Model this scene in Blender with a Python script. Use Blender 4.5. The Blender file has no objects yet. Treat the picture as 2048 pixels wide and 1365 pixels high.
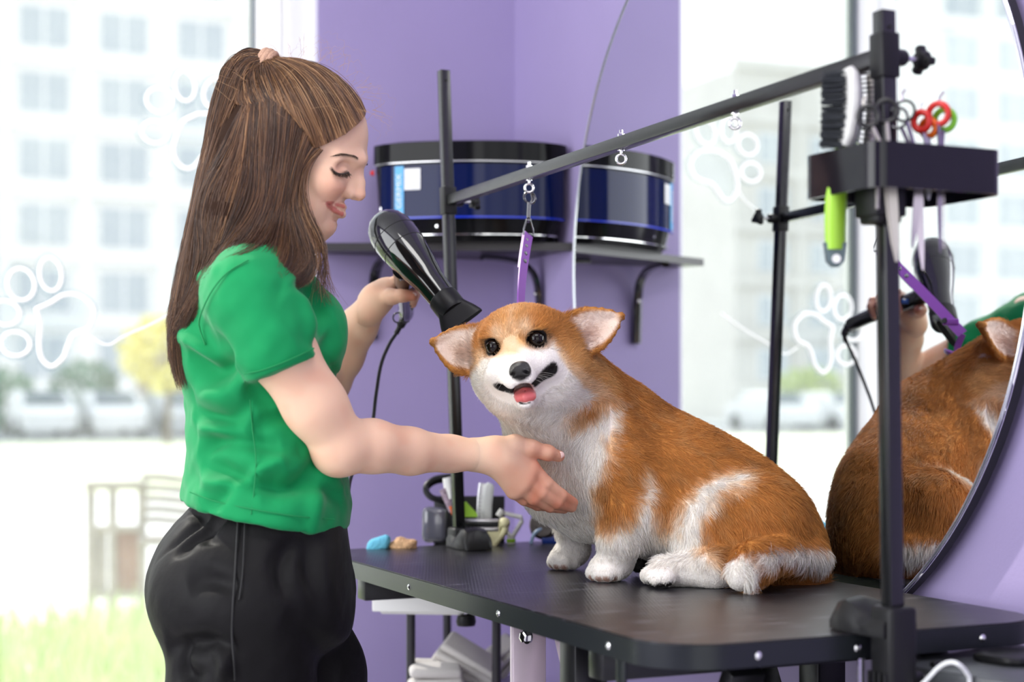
import bpy, bmesh, math, random
import numpy as np
from mathutils import Vector, Matrix, Quaternion
rnd = random.Random(7)
S = bpy.context.scene
COL = S.collection

# ------------------------------------------------------------------ camera, light, exposure
F, CX, HY, CAMZ = 3216.6, 1024.0, 799.5, 1.08       # focal length and horizon measured on the photograph
YAW = 0.4309                                         # the room is turned by this about z
cy_, sy_ = math.cos(YAW), math.sin(YAW)
cam = bpy.data.cameras.new('camera'); cam_o = bpy.data.objects.new('camera', cam); COL.objects.link(cam_o)
cam_o.location = (0, 0, CAMZ); cam_o.rotation_euler = (math.pi/2, 0, 0)
cam.sensor_width = 36.0; cam.lens = 36.0*F/2048.0; cam.shift_y = (HY-682.5)/2048.0
cam.clip_start = 0.05; cam.clip_end = 400
cam.dof.use_dof = True; cam.dof.focus_distance = 2.46; cam.dof.aperture_fstop = 2.7
S.camera = cam_o
vs = S.view_settings
vs.view_transform = 'Standard'; vs.look = 'None'; vs.gamma = 1.0; vs.use_curve_mapping = False
vs.exposure = 0.10
S.cycles.use_denoising = True
S.cycles.max_bounces = 10; S.cycles.transparent_max_bounces = 24; S.cycles.caustics_reflective = False; S.cycles.caustics_refractive = False

def R(n, u, z=0.0):
    "room coordinates (n across to the mirror wall, u along it) to world"
    return Vector((cy_*n - sy_*u, sy_*n + cy_*u, z))
def P(px, py, d):
    "the point at depth d seen at that pixel of the photograph"
    return Vector(((px-CX)/F*d, d, CAMZ-(py-HY)/F*d))
def onN(px, py, n):
    x, z = (px-CX)/F, -(py-HY)/F
    d = n/(cy_*x + sy_); return Vector((x*d, d, CAMZ+z*d))
def onU(px, py, u):
    x, z = (px-CX)/F, -(py-HY)/F
    d = u/(-sy_*x + cy_); return Vector((x*d, d, CAMZ+z*d))
def toR(v): return Vector((cy_*v[0]+sy_*v[1], -sy_*v[0]+cy_*v[1], v[2]))
RM = Matrix.Rotation(YAW, 4, 'Z')

w = bpy.data.worlds.new('sky'); S.world = w; w.use_nodes = True
nt = w.node_tree; nt.nodes.clear()
wo = nt.nodes.new('ShaderNodeOutputWorld'); bg = nt.nodes.new('ShaderNodeBackground')
tc = nt.nodes.new('ShaderNodeTexCoord'); sp = nt.nodes.new('ShaderNodeSeparateXYZ')
mr = nt.nodes.new('ShaderNodeMapRange'); mx = nt.nodes.new('ShaderNodeMix'); mx.data_type = 'RGBA'
mr.inputs[1].default_value = -0.05; mr.inputs[2].default_value = 0.7
mx.inputs[6].default_value = (1.0, 1.0, 1.0, 1); mx.inputs[7].default_value = (0.78, 0.89, 1.0, 1)
nt.links.new(tc.outputs['Generated'], sp.inputs[0]); nt.links.new(sp.outputs['Z'], mr.inputs[0])
nt.links.new(mr.outputs[0], mx.inputs[0]); nt.links.new(mx.outputs[2], bg.inputs[0])
bg.inputs[1].default_value = 1.55; nt.links.new(bg.outputs[0], wo.inputs[0])

def lamp(name, kind, loc, energy, color=(1, 1, 1), size=(1, 1), aim=None, portal=False):
    l = bpy.data.lights.new(name, kind); l.energy = energy; l.color = color
    o = bpy.data.objects.new(name, l); COL.objects.link(o); o.location = loc
    if kind == 'AREA':
        l.shape = 'RECTANGLE'; l.size, l.size_y = size
        if portal: l.cycles.is_portal = True
    if aim is not None: o.rotation_euler = Vector(aim).to_track_quat('-Z', 'Y').to_euler()
    return o
SUN_DIR = R(0.55, -1.0, -0.95).normalized()          # light travels into the room through the big window
sun = lamp('sun', 'SUN', (0, 0, 8), 3.6, (1.0, 0.95, 0.86), aim=SUN_DIR); sun.data.angle = math.radians(1.2)
# unseen area lamps added behind the camera and at left, standing in for daylight
for n_, wd_, pw_ in ((-1.02, .85, 7.0), (.15, .62, 1.7), (1.15, .62, 1.5)):
    lamp('front_fill_light', 'AREA', R(n_, -2.35, 1.72), pw_*wd_/.62, (1.0, 0.985, 0.955), (wd_, 2.1), aim=R((.9-n_)*.22, 1, -0.10))
lamp('side_fill_light', 'AREA', R(-1.66, 1.75, 1.72), 66, (0.97, 0.985, 1.0), (2.5, 1.95), aim=R(1, 0.02, -0.08))
lamp('ceiling_fill_light', 'AREA', R(0.55, 1.1, 2.86), 20, (1.0, 0.98, 0.95), (1.2, .6), aim=(0, 0, -1))  # overhead fill lamp, added and unseen, without a fixture
lamp('window_portal', 'AREA', R(0.735, 3.70, 1.3), 1, size=(0.6, 2.6), aim=R(0, -1, 0), portal=True)
lamp('window_portal', 'AREA', R(-0.6, 3.70, 1.3), 1, size=(1.9, 2.6), aim=R(0, -1, 0), portal=True)

# ------------------------------------------------------------------ materials
MATS = {}
def mat(name, col, rough=0.5, metal=0.0, spec=0.5, noise=0.0, nscale=8.0, bump=0.0, bscale=60.0, coat=0.0, sheen=0.0, trans=0.0, sss=0.0, emit=0.0):
    if name in MATS: return MATS[name]
    m = bpy.data.materials.new(name); m.use_nodes = True
    nt = m.node_tree; b = nt.nodes['Principled BSDF']
    c = (*col, 1) if len(col) == 3 else col
    b.inputs['Base Color'].default_value = c
    b.inputs['Roughness'].default_value = rough; b.inputs['Metallic'].default_value = metal
    b.inputs['Specular IOR Level'].default_value = spec
    if coat: b.inputs['Coat Weight'].default_value = coat; b.inputs['Coat Roughness'].default_value = 0.05
    if sheen: b.inputs['Sheen Weight'].default_value = sheen; b.inputs['Sheen Roughness'].default_value = 0.4
    if trans: b.inputs['Transmission Weight'].default_value = trans
    if sss:
        b.inputs['Subsurface Weight'].default_value = sss; b.inputs['Subsurface Radius'].default_value = (0.011, 0.005, 0.003); b.inputs['Subsurface Scale'].default_value = 0.6
    if emit:
        b.inputs['Emission Color'].default_value = c; b.inputs['Emission Strength'].default_value = emit
    if noise or bump:
        t = nt.nodes.new('ShaderNodeTexCoord')
    if noise:
        n = nt.nodes.new('ShaderNodeTexNoise'); n.inputs['Scale'].default_value = nscale; n.inputs['Detail'].default_value = 5
        nt.links.new(t.outputs['Object'], n.inputs['Vector'])
        h = nt.nodes.new('ShaderNodeHueSaturation'); h.inputs['Color'].default_value = c
        mp = nt.nodes.new('ShaderNodeMapRange'); mp.inputs[1].default_value = 0.3; mp.inputs[2].default_value = 0.7
        mp.inputs[3].default_value = 1-noise; mp.inputs[4].default_value = 1+noise
        nt.links.new(n.outputs['Fac'], mp.inputs[0]); nt.links.new(mp.outputs[0], h.inputs['Value'])
        nt.links.new(h.outputs[0], b.inputs['Base Color'])
    if bump:
        n2 = nt.nodes.new('ShaderNodeTexNoise'); n2.inputs['Scale'].default_value = bscale; n2.inputs['Detail'].default_value = 4
        nt.links.new(t.outputs['Object'], n2.inputs['Vector'])
        bp = nt.nodes.new('ShaderNodeBump'); bp.inputs['Strength'].default_value = bump; bp.inputs['Distance'].default_value = 0.01
        nt.links.new(n2.outputs['Fac'], bp.inputs['Height']); nt.links.new(bp.outputs[0], b.inputs['Normal'])
    MATS[name] = m
    return m
def srgb(r, g, b):
    f = lambda v: (v/255/12.92) if v/255 <= .04045 else ((v/255+.055)/1.055)**2.4
    return (f(r), f(g), f(b))

# ------------------------------------------------------------------ object helpers
def obj(name, bm, m, parent=None, smooth=True, loc=None, rot=None, mods=None):
    me = bpy.data.meshes.new(name)
    if isinstance(bm, bmesh.types.BMesh):
        bmesh.ops.recalc_face_normals(bm, faces=bm.faces); bm.to_mesh(me); bm.free()
    else:
        v, f = bm
        me.from_pydata([tuple(x) for x in v], [], f)
    o = bpy.data.objects.new(name, me); COL.objects.link(o)
    for mm in (m if isinstance(m, (list, tuple)) else [m]): me.materials.append(mm)
    if smooth:
        me.polygons.foreach_set('use_smooth', [True]*len(me.polygons))
        try: me.set_sharp_from_angle(angle=math.radians(38))
        except Exception: pass
    if parent is not None: o.parent = parent
    if loc is not None: o.location = loc
    if rot is not None: o.rotation_euler = rot
    return o
def tag(o, label=None, cat=None, group=None, kind=None):
    if label: o['label'] = label
    if cat: o['category'] = cat
    if group: o['group'] = group
    if kind: o['kind'] = kind
    return o
def thing(name, label, cat, loc=(0, 0, 0), rotz=0.0, group=None):
    o = bpy.data.objects.new(name, None); COL.objects.link(o)
    o.location = loc; o.rotation_euler = (0, 0, rotz); o.empty_display_size = 0.05
    return tag(o, label, cat, group)
def struct(name, bm, m, **k): return tag(obj(name, bm, m, **k), kind='structure')

def box(bm, c, s, rot=None, bev=0.0, seg=2):
    "box of size s at centre c (rot: a matrix applied about the centre), bevelled"
    r = bmesh.ops.create_cube(bm, size=1.0); vv = r['verts']
    bmesh.ops.scale(bm, vec=Vector(s), verts=vv)
    if bev:
        ee = list({e for v in vv for e in v.link_edges})
        rr = bmesh.ops.bevel(bm, geom=ee, offset=bev, segments=seg, profile=0.5, affect='EDGES')
        vv = list({v for f in rr['faces'] for v in f.verts} | {v for v in vv if v.is_valid})
    if rot is not None: bmesh.ops.rotate(bm, cent=(0, 0, 0), matrix=rot.to_3x3(), verts=vv)
    bmesh.ops.translate(bm, vec=Vector(c), verts=vv)
    return vv
def ring_frames(pts):
    pts = [Vector(p) for p in pts]; out = []; n = len(pts); up = None
    for i, p in enumerate(pts):
        t = (pts[min(i+1, n-1)] - pts[max(i-1, 0)]).normalized()
        if up is None:
            up = t.orthogonal().normalized()
        else:
            up = (up - t*up.dot(t)); up = up.normalized() if up.length > 1e-6 else t.orthogonal().normalized()
        out.append((p, up, t.cross(up)))
    return out
def tube(bm, pts, r, seg=10, closed=False, cap=True, flat=1.0, up0=None):
    "round tube along pts; r a number or a list; flat squashes the second axis"
    pts = [Vector(p) for p in pts]
    rs = r if isinstance(r, (list, tuple)) else [r]*len(pts)
    if closed:
        n = len(pts); fr = []
        up = None
        for i in range(n):
            t = (pts[(i+1) % n]-pts[i-1]).normalized()
            up = (t.orthogonal() if up is None else up - t*up.dot(t)).normalized()
            fr.append((pts[i], up, t.cross(up)))
    else: fr = ring_frames(pts)
    if up0 is not None:
        fr2 = []
        for i, (p, a, b) in enumerate(fr):
            t = a.cross(b); a2 = (Vector(up0)-t*Vector(up0).dot(t)).normalized(); fr2.append((p, a2, t.cross(a2)))
        fr = fr2
    rings = []
    for (p, a, b), rr in zip(fr, rs):
        rings.append([bm.verts.new(p + a*(rr*math.cos(2*math.pi*k/seg)) + b*(rr*flat*math.sin(2*math.pi*k/seg))) for k in range(seg)])
    m = len(rings)
    for i in range(m if closed else m-1):
        A, B = rings[i], rings[(i+1) % m]
        for k in range(seg): bm.faces.new((A[k], A[(k+1) % seg], B[(k+1) % seg], B[k]))
    if cap and not closed:
        bm.faces.new(rings[0][::-1]); bm.faces.new(rings[-1])
def cyl(bm, a, b, r, seg=16, r2=None): tube(bm, [a, b], [r, r if r2 is None else r2], seg)
def lathe(bm, prof, c=(0, 0, 0), axis=(0, 0, 1), seg=24):
    "surface of revolution: prof = [(radius, height)]"
    ax = Vector(axis).normalized(); a = ax.orthogonal().normalized(); b = ax.cross(a); c = Vector(c); rings = []
    for r, h in prof:
        if r < 1e-6: rings.append([bm.verts.new(c+ax*h)])
        else: rings.append([bm.verts.new(c+ax*h+a*(r*math.cos(2*math.pi*k/seg))+b*(r*math.sin(2*math.pi*k/seg))) for k in range(seg)])
    for A, B in zip(rings, rings[1:]):
        if len(A) == 1 and len(B) == 1: continue
        for k in range(seg):
            k2 = (k+1) % seg
            if len(A) == 1: bm.faces.new((A[0], B[k], B[k2]))
            elif len(B) == 1: bm.faces.new((A[k], A[k2], B[0]))
            else: bm.faces.new((A[k], A[k2], B[k2], B[k]))
    if len(rings[0]) > 1: bm.faces.new(rings[0][::-1])
    if len(rings[-1]) > 1: bm.faces.new(rings[-1])
def prism(bm, poly, h, M=None, bev=0.0):
    "extrude a 2D outline (x,y) from z=0 to z=h, then transform by M"
    bot = [bm.verts.new((x, y, 0)) for x, y in poly]; top = [bm.verts.new((x, y, h)) for x, y in poly]
    n = len(poly); fs = [bm.faces.new(bot[::-1]), bm.faces.new(top)]
    for i in range(n): fs.append(bm.faces.new((bot[i], bot[(i+1) % n], top[(i+1) % n], top[i])))
    vv = bot+top
    if bev:
        ee = [e for e in {e for v in vv for e in v.link_edges} if (e.verts[0].co.z == e.verts[1].co.z)]
        rr = bmesh.ops.bevel(bm, geom=ee, offset=bev, segments=2, profile=0.5, affect='EDGES')
        vv = list({v for f in rr['faces'] for v in f.verts} | {v for v in vv if v.is_valid})
    if M is not None: bmesh.ops.transform(bm, matrix=M, verts=vv)
    return vv
def ball(bm, c, r, seg=16, scale=(1, 1, 1), rot=None):
    M = Matrix.Translation(Vector(c)) @ (rot.to_4x4() if rot is not None else Matrix()) @ Matrix.Diagonal((r*scale[0], r*scale[1], r*scale[2], 1))
    bmesh.ops.create_uvsphere(bm, u_segments=seg, v_segments=max(6, seg*2//3), radius=1.0, matrix=M)
def torus(bm, c, R0, r, axis=(0, 0, 1), seg=28, ts=10, sx=1.0):
    ax = Vector(axis).normalized(); a = ax.orthogonal().normalized(); b = ax.cross(a); c = Vector(c)
    tube(bm, [c+a*(R0*math.cos(2*math.pi*k/seg))+b*(R0*sx*math.sin(2*math.pi*k/seg)) for k in range(seg)], r, ts, closed=True)
def BM(): return bmesh.new()
def catmull(pts, n=8):
    pts = [np.array(p, float) for p in pts]; out = []
    q = [2*pts[0]-pts[1]]+pts+[2*pts[-1]-pts[-2]]
    for i in range(1, len(q)-2):
        for k in range(n):
            t = k/n
            out.append(0.5*((2*q[i])+(-q[i-1]+q[i+1])*t+(2*q[i-1]-5*q[i]+4*q[i+1]-q[i+2])*t*t+(-q[i-1]+3*q[i]-3*q[i+1]+q[i+2])*t**3))
    out.append(pts[-1]); return out
def rounded_rect(x0, y0, x1, y1, r, n=8):
    out = []
    for cx, cy, a0 in ((x1-r, y1-r, 0), (x0+r, y1-r, 90), (x0+r, y0+r, 180), (x1-r, y0+r, 270)):
        for k in range(n+1):
            a = math.radians(a0+90*k/n); out.append((cx+r*math.cos(a), cy+r*math.sin(a)))
    return out
def copy_tree(o, parent=None):
    c = o.copy(); COL.objects.link(c)
    if parent is not None: c.parent = parent
    for ch in list(o.children): copy_tree(ch, c)
    return c
# ------------------------------------------------------------------ the room
M_wall = mat('lavender_paint', srgb(161, 148, 191), 0.55, noise=0.03, nscale=3, bump=0.05, bscale=180)
M_ceil = mat('white_ceiling_paint', (0.82, 0.82, 0.84), 0.8)
M_floor = mat('pale_floor_tile', (0.55, 0.54, 0.55), 0.35, noise=0.06)
M_pvc = mat('white_pvc', (0.86, 0.86, 0.84), 0.3)
M_blackmetal = mat('black_powder_coat', (0.0045, 0.005, 0.006), 0.24, spec=.6, noise=0.15, nscale=40)
M_blackplastic = mat('black_plastic', (0.006, 0.006, 0.007), 0.42, spec=.3)
M_gloss = mat('gloss_black_plastic', (0.006, 0.006, 0.007), 0.07, coat=0.6)
M_chrome = mat('chrome', (0.82, 0.82, 0.82), 0.12, 1.0)
M_steel = mat('brushed_steel', (0.60, 0.60, 0.62), 0.28, 1.0)
UW, NE, NW = 3.366, 1.084, 1.554
def rbox(bm, n0, n1, u0, u1, z0, z1, bev=0.0):
    return box(bm, R((n0+n1)/2, (u0+u1)/2, (z0+z1)/2), (n1-n0, u1-u0, z1-z0), rot=RM, bev=bev)
b = BM(); rbox(b, NW, NW+.12, -2.5, UW+.12, 0, 2.9); struct('wall_right', b, M_wall)
b = BM(); rbox(b, NE, NW+.12, UW, UW+.27, 0, 2.9); struct('wall_back', b, M_wall)
b = BM(); rbox(b, -1.82, -1.70, -2.5, 0.45, 0, 2.9); rbox(b, -1.82, -1.70, 3.05, 3.70, 0, 2.9)
rbox(b, -1.82, -1.70, 0.45, 3.05, 0, 0.7); rbox(b, -1.82, -1.70, 0.45, 3.05, 2.72, 2.9); struct('wall_left', b, M_wall)
b = BM(); rbox(b, -1.82, -1.45, -2.55, -2.43, 0, 2.9); rbox(b, 1.62, NW+.12, -2.55, -2.43, 0, 2.9); rbox(b, -1.5, NW+.12, -2.55, -2.43, 2.88, 2.9); struct('wall_front', b, M_wall)
b = BM(); rbox(b, -1.82, NW+.12, -2.55, 3.72, -0.1, 0); struct('floor', b, M_floor)
b = BM(); rbox(b, -1.82, NW+.12, -2.55, 3.72, 2.9, 3.0); struct('ceiling', b, M_ceil)

# dusty glass: clear, with a thin pale film of dust and fine specks
def glass_mat():
    m = bpy.data.materials.new('dusty_glass'); m.use_nodes = True; nt = m.node_tree; nt.nodes.clear()
    o = nt.nodes.new('ShaderNodeOutputMaterial'); tr = nt.nodes.new('ShaderNodeBsdfTransparent'); gl = nt.nodes.new('ShaderNodeBsdfGlossy')
    di = nt.nodes.new('ShaderNodeBsdfTranslucent'); di.inputs[0].default_value = (0.9, 0.93, 0.95, 1)
    gl.inputs['Roughness'].default_value = 0.02
    fr = nt.nodes.new('ShaderNodeFresnel'); fr.inputs[0].default_value = 1.25
    t = nt.nodes.new('ShaderNodeTexCoord'); n = nt.nodes.new('ShaderNodeTexNoise'); n.inputs['Scale'].default_value = 260; n.inputs['Detail'].default_value = 3
    n2 = nt.nodes.new('ShaderNodeTexNoise'); n2.inputs['Scale'].default_value = 5; n2.inputs['Detail'].default_value = 4
    mp = nt.nodes.new('ShaderNodeMapRange'); mp.inputs[1].default_value = 0.60; mp.inputs[2].default_value = 0.72; mp.inputs[3].default_value = 0.0; mp.inputs[4].default_value = 0.12
    mp2 = nt.nodes.new('ShaderNodeMapRange'); mp2.inputs[1].default_value = 0.3; mp2.inputs[2].default_value = 0.7; mp2.inputs[3].default_value = 0.04; mp2.inputs[4].default_value = 0.10
    ad = nt.nodes.new('ShaderNodeMath'); ad.operation = 'ADD'
    m1 = nt.nodes.new('ShaderNodeMixShader'); m2 = nt.nodes.new('ShaderNodeMixShader')
    L = nt.links.new
    L(t.outputs['Object'], n.inputs['Vector']); L(t.outputs['Object'], n2.inputs['Vector']); L(n.outputs['Fac'], mp.inputs[0]); L(n2.outputs['Fac'], mp2.inputs[0])
    L(mp.outputs[0], ad.inputs[0]); L(mp2.outputs[0], ad.inputs[1])
    L(ad.outputs[0], m1.inputs[0]); L(tr.outputs[0], m1.inputs[1]); L(di.outputs[0], m1.inputs[2])
    L(fr.outputs[0], m2.inputs[0]); L(m1.outputs[0], m2.inputs[1]); L(gl.outputs[0], m2.inputs[2]); L(m2.outputs[0], o.inputs[0])
    return m
M_glass = glass_mat()
def window(name, n0, n1, label=None):
    "full-height PVC window between n0 and n1: profile frame, gasket and one pane"
    fw = 0.062
    b = BM()
    for (a0, a1, z0, z1) in ((n0, n0+fw, .06, 2.8), (n1-fw, n1, .06, 2.8), (n0+fw, n1-fw, .06, .06+fw), (n0+fw, n1-fw, 2.8-fw, 2.8)):
        rbox(b, a0, a1, 3.56, 3.63, z0, z1, 0.006)
    fr = struct(name, b, M_pvc)
    b = BM()
    for (a0, a1, z0, z1) in ((n0+fw, n0+fw+.006, .122, 2.738), (n1-fw-.006, n1-fw, .122, 2.738), (n0+fw, n1-fw, .122, .128), (n0+fw, n1-fw, 2.732, 2.738)):
        rbox(b, a0, a1, 3.568, 3.60, z0, z1)
    obj('gasket', b, mat('grey_gasket', (.22, .25, .27), .5), fr)
    b = BM(); rbox(b, n0+fw, n1-fw, 3.582, 3.588, .122, 2.738); obj('pane', b, M_glass, fr)
    return fr
window('window_1', 0.362, 1.060)
window('window_2', -1.10, 0.362)
b = BM(); rbox(b, 1.060, 1.084, 3.56, 3.63, 0, 2.9); rbox(b, -1.70, 1.060, 3.56, 3.66, 0, .06); rbox(b, -1.70, 1.060, 3.56, 3.66, 2.8, 2.9); rbox(b, -1.70, -1.10, 3.56, 3.66, .06, 2.8)
struct('trim_1', b, M_pvc)

b = BM(); rbox(b, NE-.012, NE, UW+.004, 3.56, 0.06, 2.8, .002); struct('trim_2', b, mat('lit_reveal_lilac', (.80, .79, .88), .5))  # board added over the wall reveal; window brightness put into its pale colour
# round mirror on a black backing disc
MC, MR, MN = (2.335, 1.345), 0.690, 1.5252
mir_t = thing('wall_mirror', 'large round mirror on a black backing, hung on the lavender wall beside the table', 'mirror', R(MN, MC[0], MC[1]), YAW - math.atan(0.0103))
b = BM()
lathe(b, [(MR-.004, 0.0), (MR, 0.0035), (MR, 0.005)], (0, 0, 0), (1, 0, 0), 128)
mg = bpy.data.materials.new('mirror_silver'); mg.use_nodes = True; bs = mg.node_tree.nodes['Principled BSDF']
bs.inputs['Metallic'].default_value = 1.0; bs.inputs['Roughness'].default_value = 0.0; bs.inputs['Base Color'].default_value = (0.93, 0.955, 0.95, 1)
obj('mirror_glass', b, mg, mir_t)
b = BM(); lathe(b, [(MR-.002, .0055), (MR-.002, .0225)], (0, 0, 0), (1, 0, 0), 128); obj('backing', b, mat('mirror_backing', (.01, .01, .012), .5), mir_t)
b = BM(); torus(b, (-.0005, 0, 0), MR-.0015, .0022, (1, 0, 0), 128, 8); obj('edge_bevel', b, mat('ground_glass_edge', (.80, .84, .86), .16, .9), mir_t)
# ------------------------------------------------------------------ grooming table
TN0, TN1, TU0, TU1, TZ = 0.913, 1.490, 1.570, 2.865, 0.80
tab = thing('grooming_table', 'black grooming table with a ribbed rubber top and a metal rim', 'table', R((TN0+TN1)/2, (TU0+TU1)/2, 0), YAW)
hx, hy = (TN1-TN0)/2, (TU1-TU0)/2
M_rim = mat('satin_black_aluminium', (0.016, 0.019, 0.022), 0.30, 0.25, spec=.4, noise=0.05)
b = BM(); prism(b, rounded_rect(-hx, -hy, hx, hy, .085, 10), .028, Matrix.Translation((0, 0, TZ-.0295)), bev=0.0015); obj('table_rim', b, M_rim, tab)
def rubber():
    m = mat('ribbed_rubber', (0.018, 0.017, 0.020), 0.30, spec=0.5); nt = m.node_tree; L = nt.links.new; b = nt.nodes['Principled BSDF']
    t = nt.nodes.new('ShaderNodeTexCoord'); mp = nt.nodes.new('ShaderNodeMapping'); L(t.outputs['Object'], mp.inputs['Vector'])
    hs = []
    for ang in (22, -22):
        mpp = nt.nodes.new('ShaderNodeMapping'); mpp.inputs['Rotation'].default_value = (0, 0, math.radians(ang)); L(t.outputs['Object'], mpp.inputs['Vector'])
        w = nt.nodes.new('ShaderNodeTexWave'); w.inputs['Scale'].default_value = 62; w.inputs['Distortion'].default_value = 0; w.bands_direction = 'X'; L(mpp.outputs[0], w.inputs['Vector']); hs.append(w)
    mu = nt.nodes.new('ShaderNodeMath'); mu.operation = 'MINIMUM'; L(hs[0].outputs['Fac'], mu.inputs[0]); L(hs[1].outputs['Fac'], mu.inputs[1])
    bp = nt.nodes.new('ShaderNodeBump'); bp.inputs['Strength'].default_value = 0.6; bp.inputs['Distance'].default_value = 0.0004
    L(mu.outputs[0], bp.inputs['Height']); L(bp.outputs[0], b.inputs['Normal'])
    # scratches and dusty wear
    n = nt.nodes.new('ShaderNodeTexNoise'); n.inputs['Scale'].default_value = 14; n.inputs['Detail'].default_value = 6
    mp3 = nt.nodes.new('ShaderNodeMapping'); mp3.inputs['Scale'].default_value = (1, 4.5, 1); mp3.inputs['Rotation'].default_value = (0, 0, .9); L(t.outputs['Object'], mp3.inputs['Vector']); L(mp3.outputs[0], n.inputs['Vector'])
    r = nt.nodes.new('ShaderNodeMapRange'); r.inputs[1].default_value = .56; r.inputs[2].default_value = .76; r.inputs[4].default_value = .55
    L(n.outputs['Fac'], r.inputs[0])
    mxx = nt.nodes.new('ShaderNodeMix'); mxx.data_type = 'RGBA'; mxx.inputs[6].default_value = (0.008, 0.0075, 0.010, 1); mxx.inputs[7].default_value = (.16, .16, .19, 1)
    L(r.outputs[0], mxx.inputs[0]); L(mxx.outputs[2], b.inputs['Base Color'])
    return m
b = BM(); prism(b, rounded_rect(-hx+.003, -hy+.003, hx-.003, hy-.003, .082, 10), .0025, Matrix.Translation((0, 0, TZ-.0025)), bev=0.0008); obj('rubber_mat', b, rubber(), tab)
# rim screws
def rim_screw(x, y, nx, ny):
    b = BM(); c = Vector((x, y, TZ-.0165)); d = Vector((nx, ny, 0))
    lathe(b, [(.0048, -.002), (.0048, .0008), (.0030, .0022), (.0012, .0024), (0, .0012)], c, d, 14); obj('rim_screw', b, M_chrome, tab)
for px in (818, 997, 1217):
    p = toR(onN(px, 1200, TN0)); rim_screw(-hx, p.y-(TU0+TU1)/2, -1, 0)
for px in (1517, 1715, 1965):
    p = toR(onU(px, 1300, TU0)); rim_screw(p.x-(TN0+TN1)/2, -hy, 0, -1)
for yy in (-.45, 0, .45): rim_screw(hx, yy, 1, 0)
# steel frame below
M_frame = mat('grey_steel_tube', (.03, .03, .033), .32, .7)
M_pinkleg = mat('satin_aluminium', (.74, .62, .70), .34, .25)
b = BM(); box(b, (0, hy-.19, TZ-.052), (2*hx-.05, .04, .04), bev=.003); box(b, (0, -hy+.22, TZ-.052), (2*hx-.05, .04, .04), bev=.003)
box(b, (.12, 0, TZ-.052), (.04, 2*hy-.44, .04), bev=.003); box(b, (-.12, 0, TZ-.052), (.04, 2*hy-.44, .04), bev=.003); obj('under_frame', b, M_frame, tab)
c0 = Vector(((TN0+TN1)/2, (TU0+TU1)/2, 0))
lp = toR(P(1056, 1300, 2.36)) - c0
b = BM(); box(b, (lp.x, lp.y, .40), (.054, .012, .72), bev=.002); obj('leg', b, M_pinkleg, tab)
b = BM(); box(b, (lp.x, -.26, .40), (.05, .05, .72), bev=.004); obj('leg', b, M_frame, tab)
b = BM(); box(b, (.2, lp.y, .40), (.05, .05, .72), bev=.004); obj('leg', b, M_frame, tab)
b = BM(); box(b, (.2, -.26, .40), (.05, .05, .72), bev=.004); obj('leg', b, M_frame, tab)
for sx in (lp.x+.055, .16):
    a_, b_ = Vector((sx, lp.y-.03, .745)), Vector((sx, -.50, .06)); dv = b_-a_
    b = BM(); box(b, (a_+b_)/2, (.026, .05, dv.length), rot=dv.to_track_quat('Z', 'X').to_matrix(), bev=.003); obj('brace', b, M_pinkleg if sx < 0 else M_frame, tab)
    a_, b_ = Vector((sx+.05, -.50, .74)), Vector((sx+.05, lp.y-.05, .06)); dv = b_-a_
    b = BM(); box(b, (a_+b_)/2, (.026, .05, dv.length), rot=dv.to_track_quat('Z', 'X').to_matrix(), bev=.003); obj('brace', b, M_frame, tab)
b = BM(); box(b, (0, lp.y, .03), (2*hx-.1, .05, .05), bev=.004); box(b, (0, -.5, .03), (2*hx-.1, .05, .05), bev=.004); box(b, (.2, -.1, .03), (.05, .8, .05), bev=.004); obj('foot_frame', b, M_frame, tab)
p = toR(P(1078, 1271, 2.33))-c0
b = BM(); lathe(b, [(.011, 0), (.011, .003)], (p.x-.02, p.y-.005, p.z), (-1, -.25, 0), 18); lathe(b, [(.0085, .003), (.0085, .010), (.006, .011)], (p.x-.02, p.y-.005, p.z), (-1, -.25, 0), 6); obj('leg_bolt', b, M_chrome, tab, smooth=False)
p = toR(onN(1243, 1320, TN0+.012))-c0
b = BM(); box(b, (p.x, p.y, TZ-.052), (.004, .022, .052), bev=.001); obj('hook_tab', b, M_rim, tab)

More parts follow.
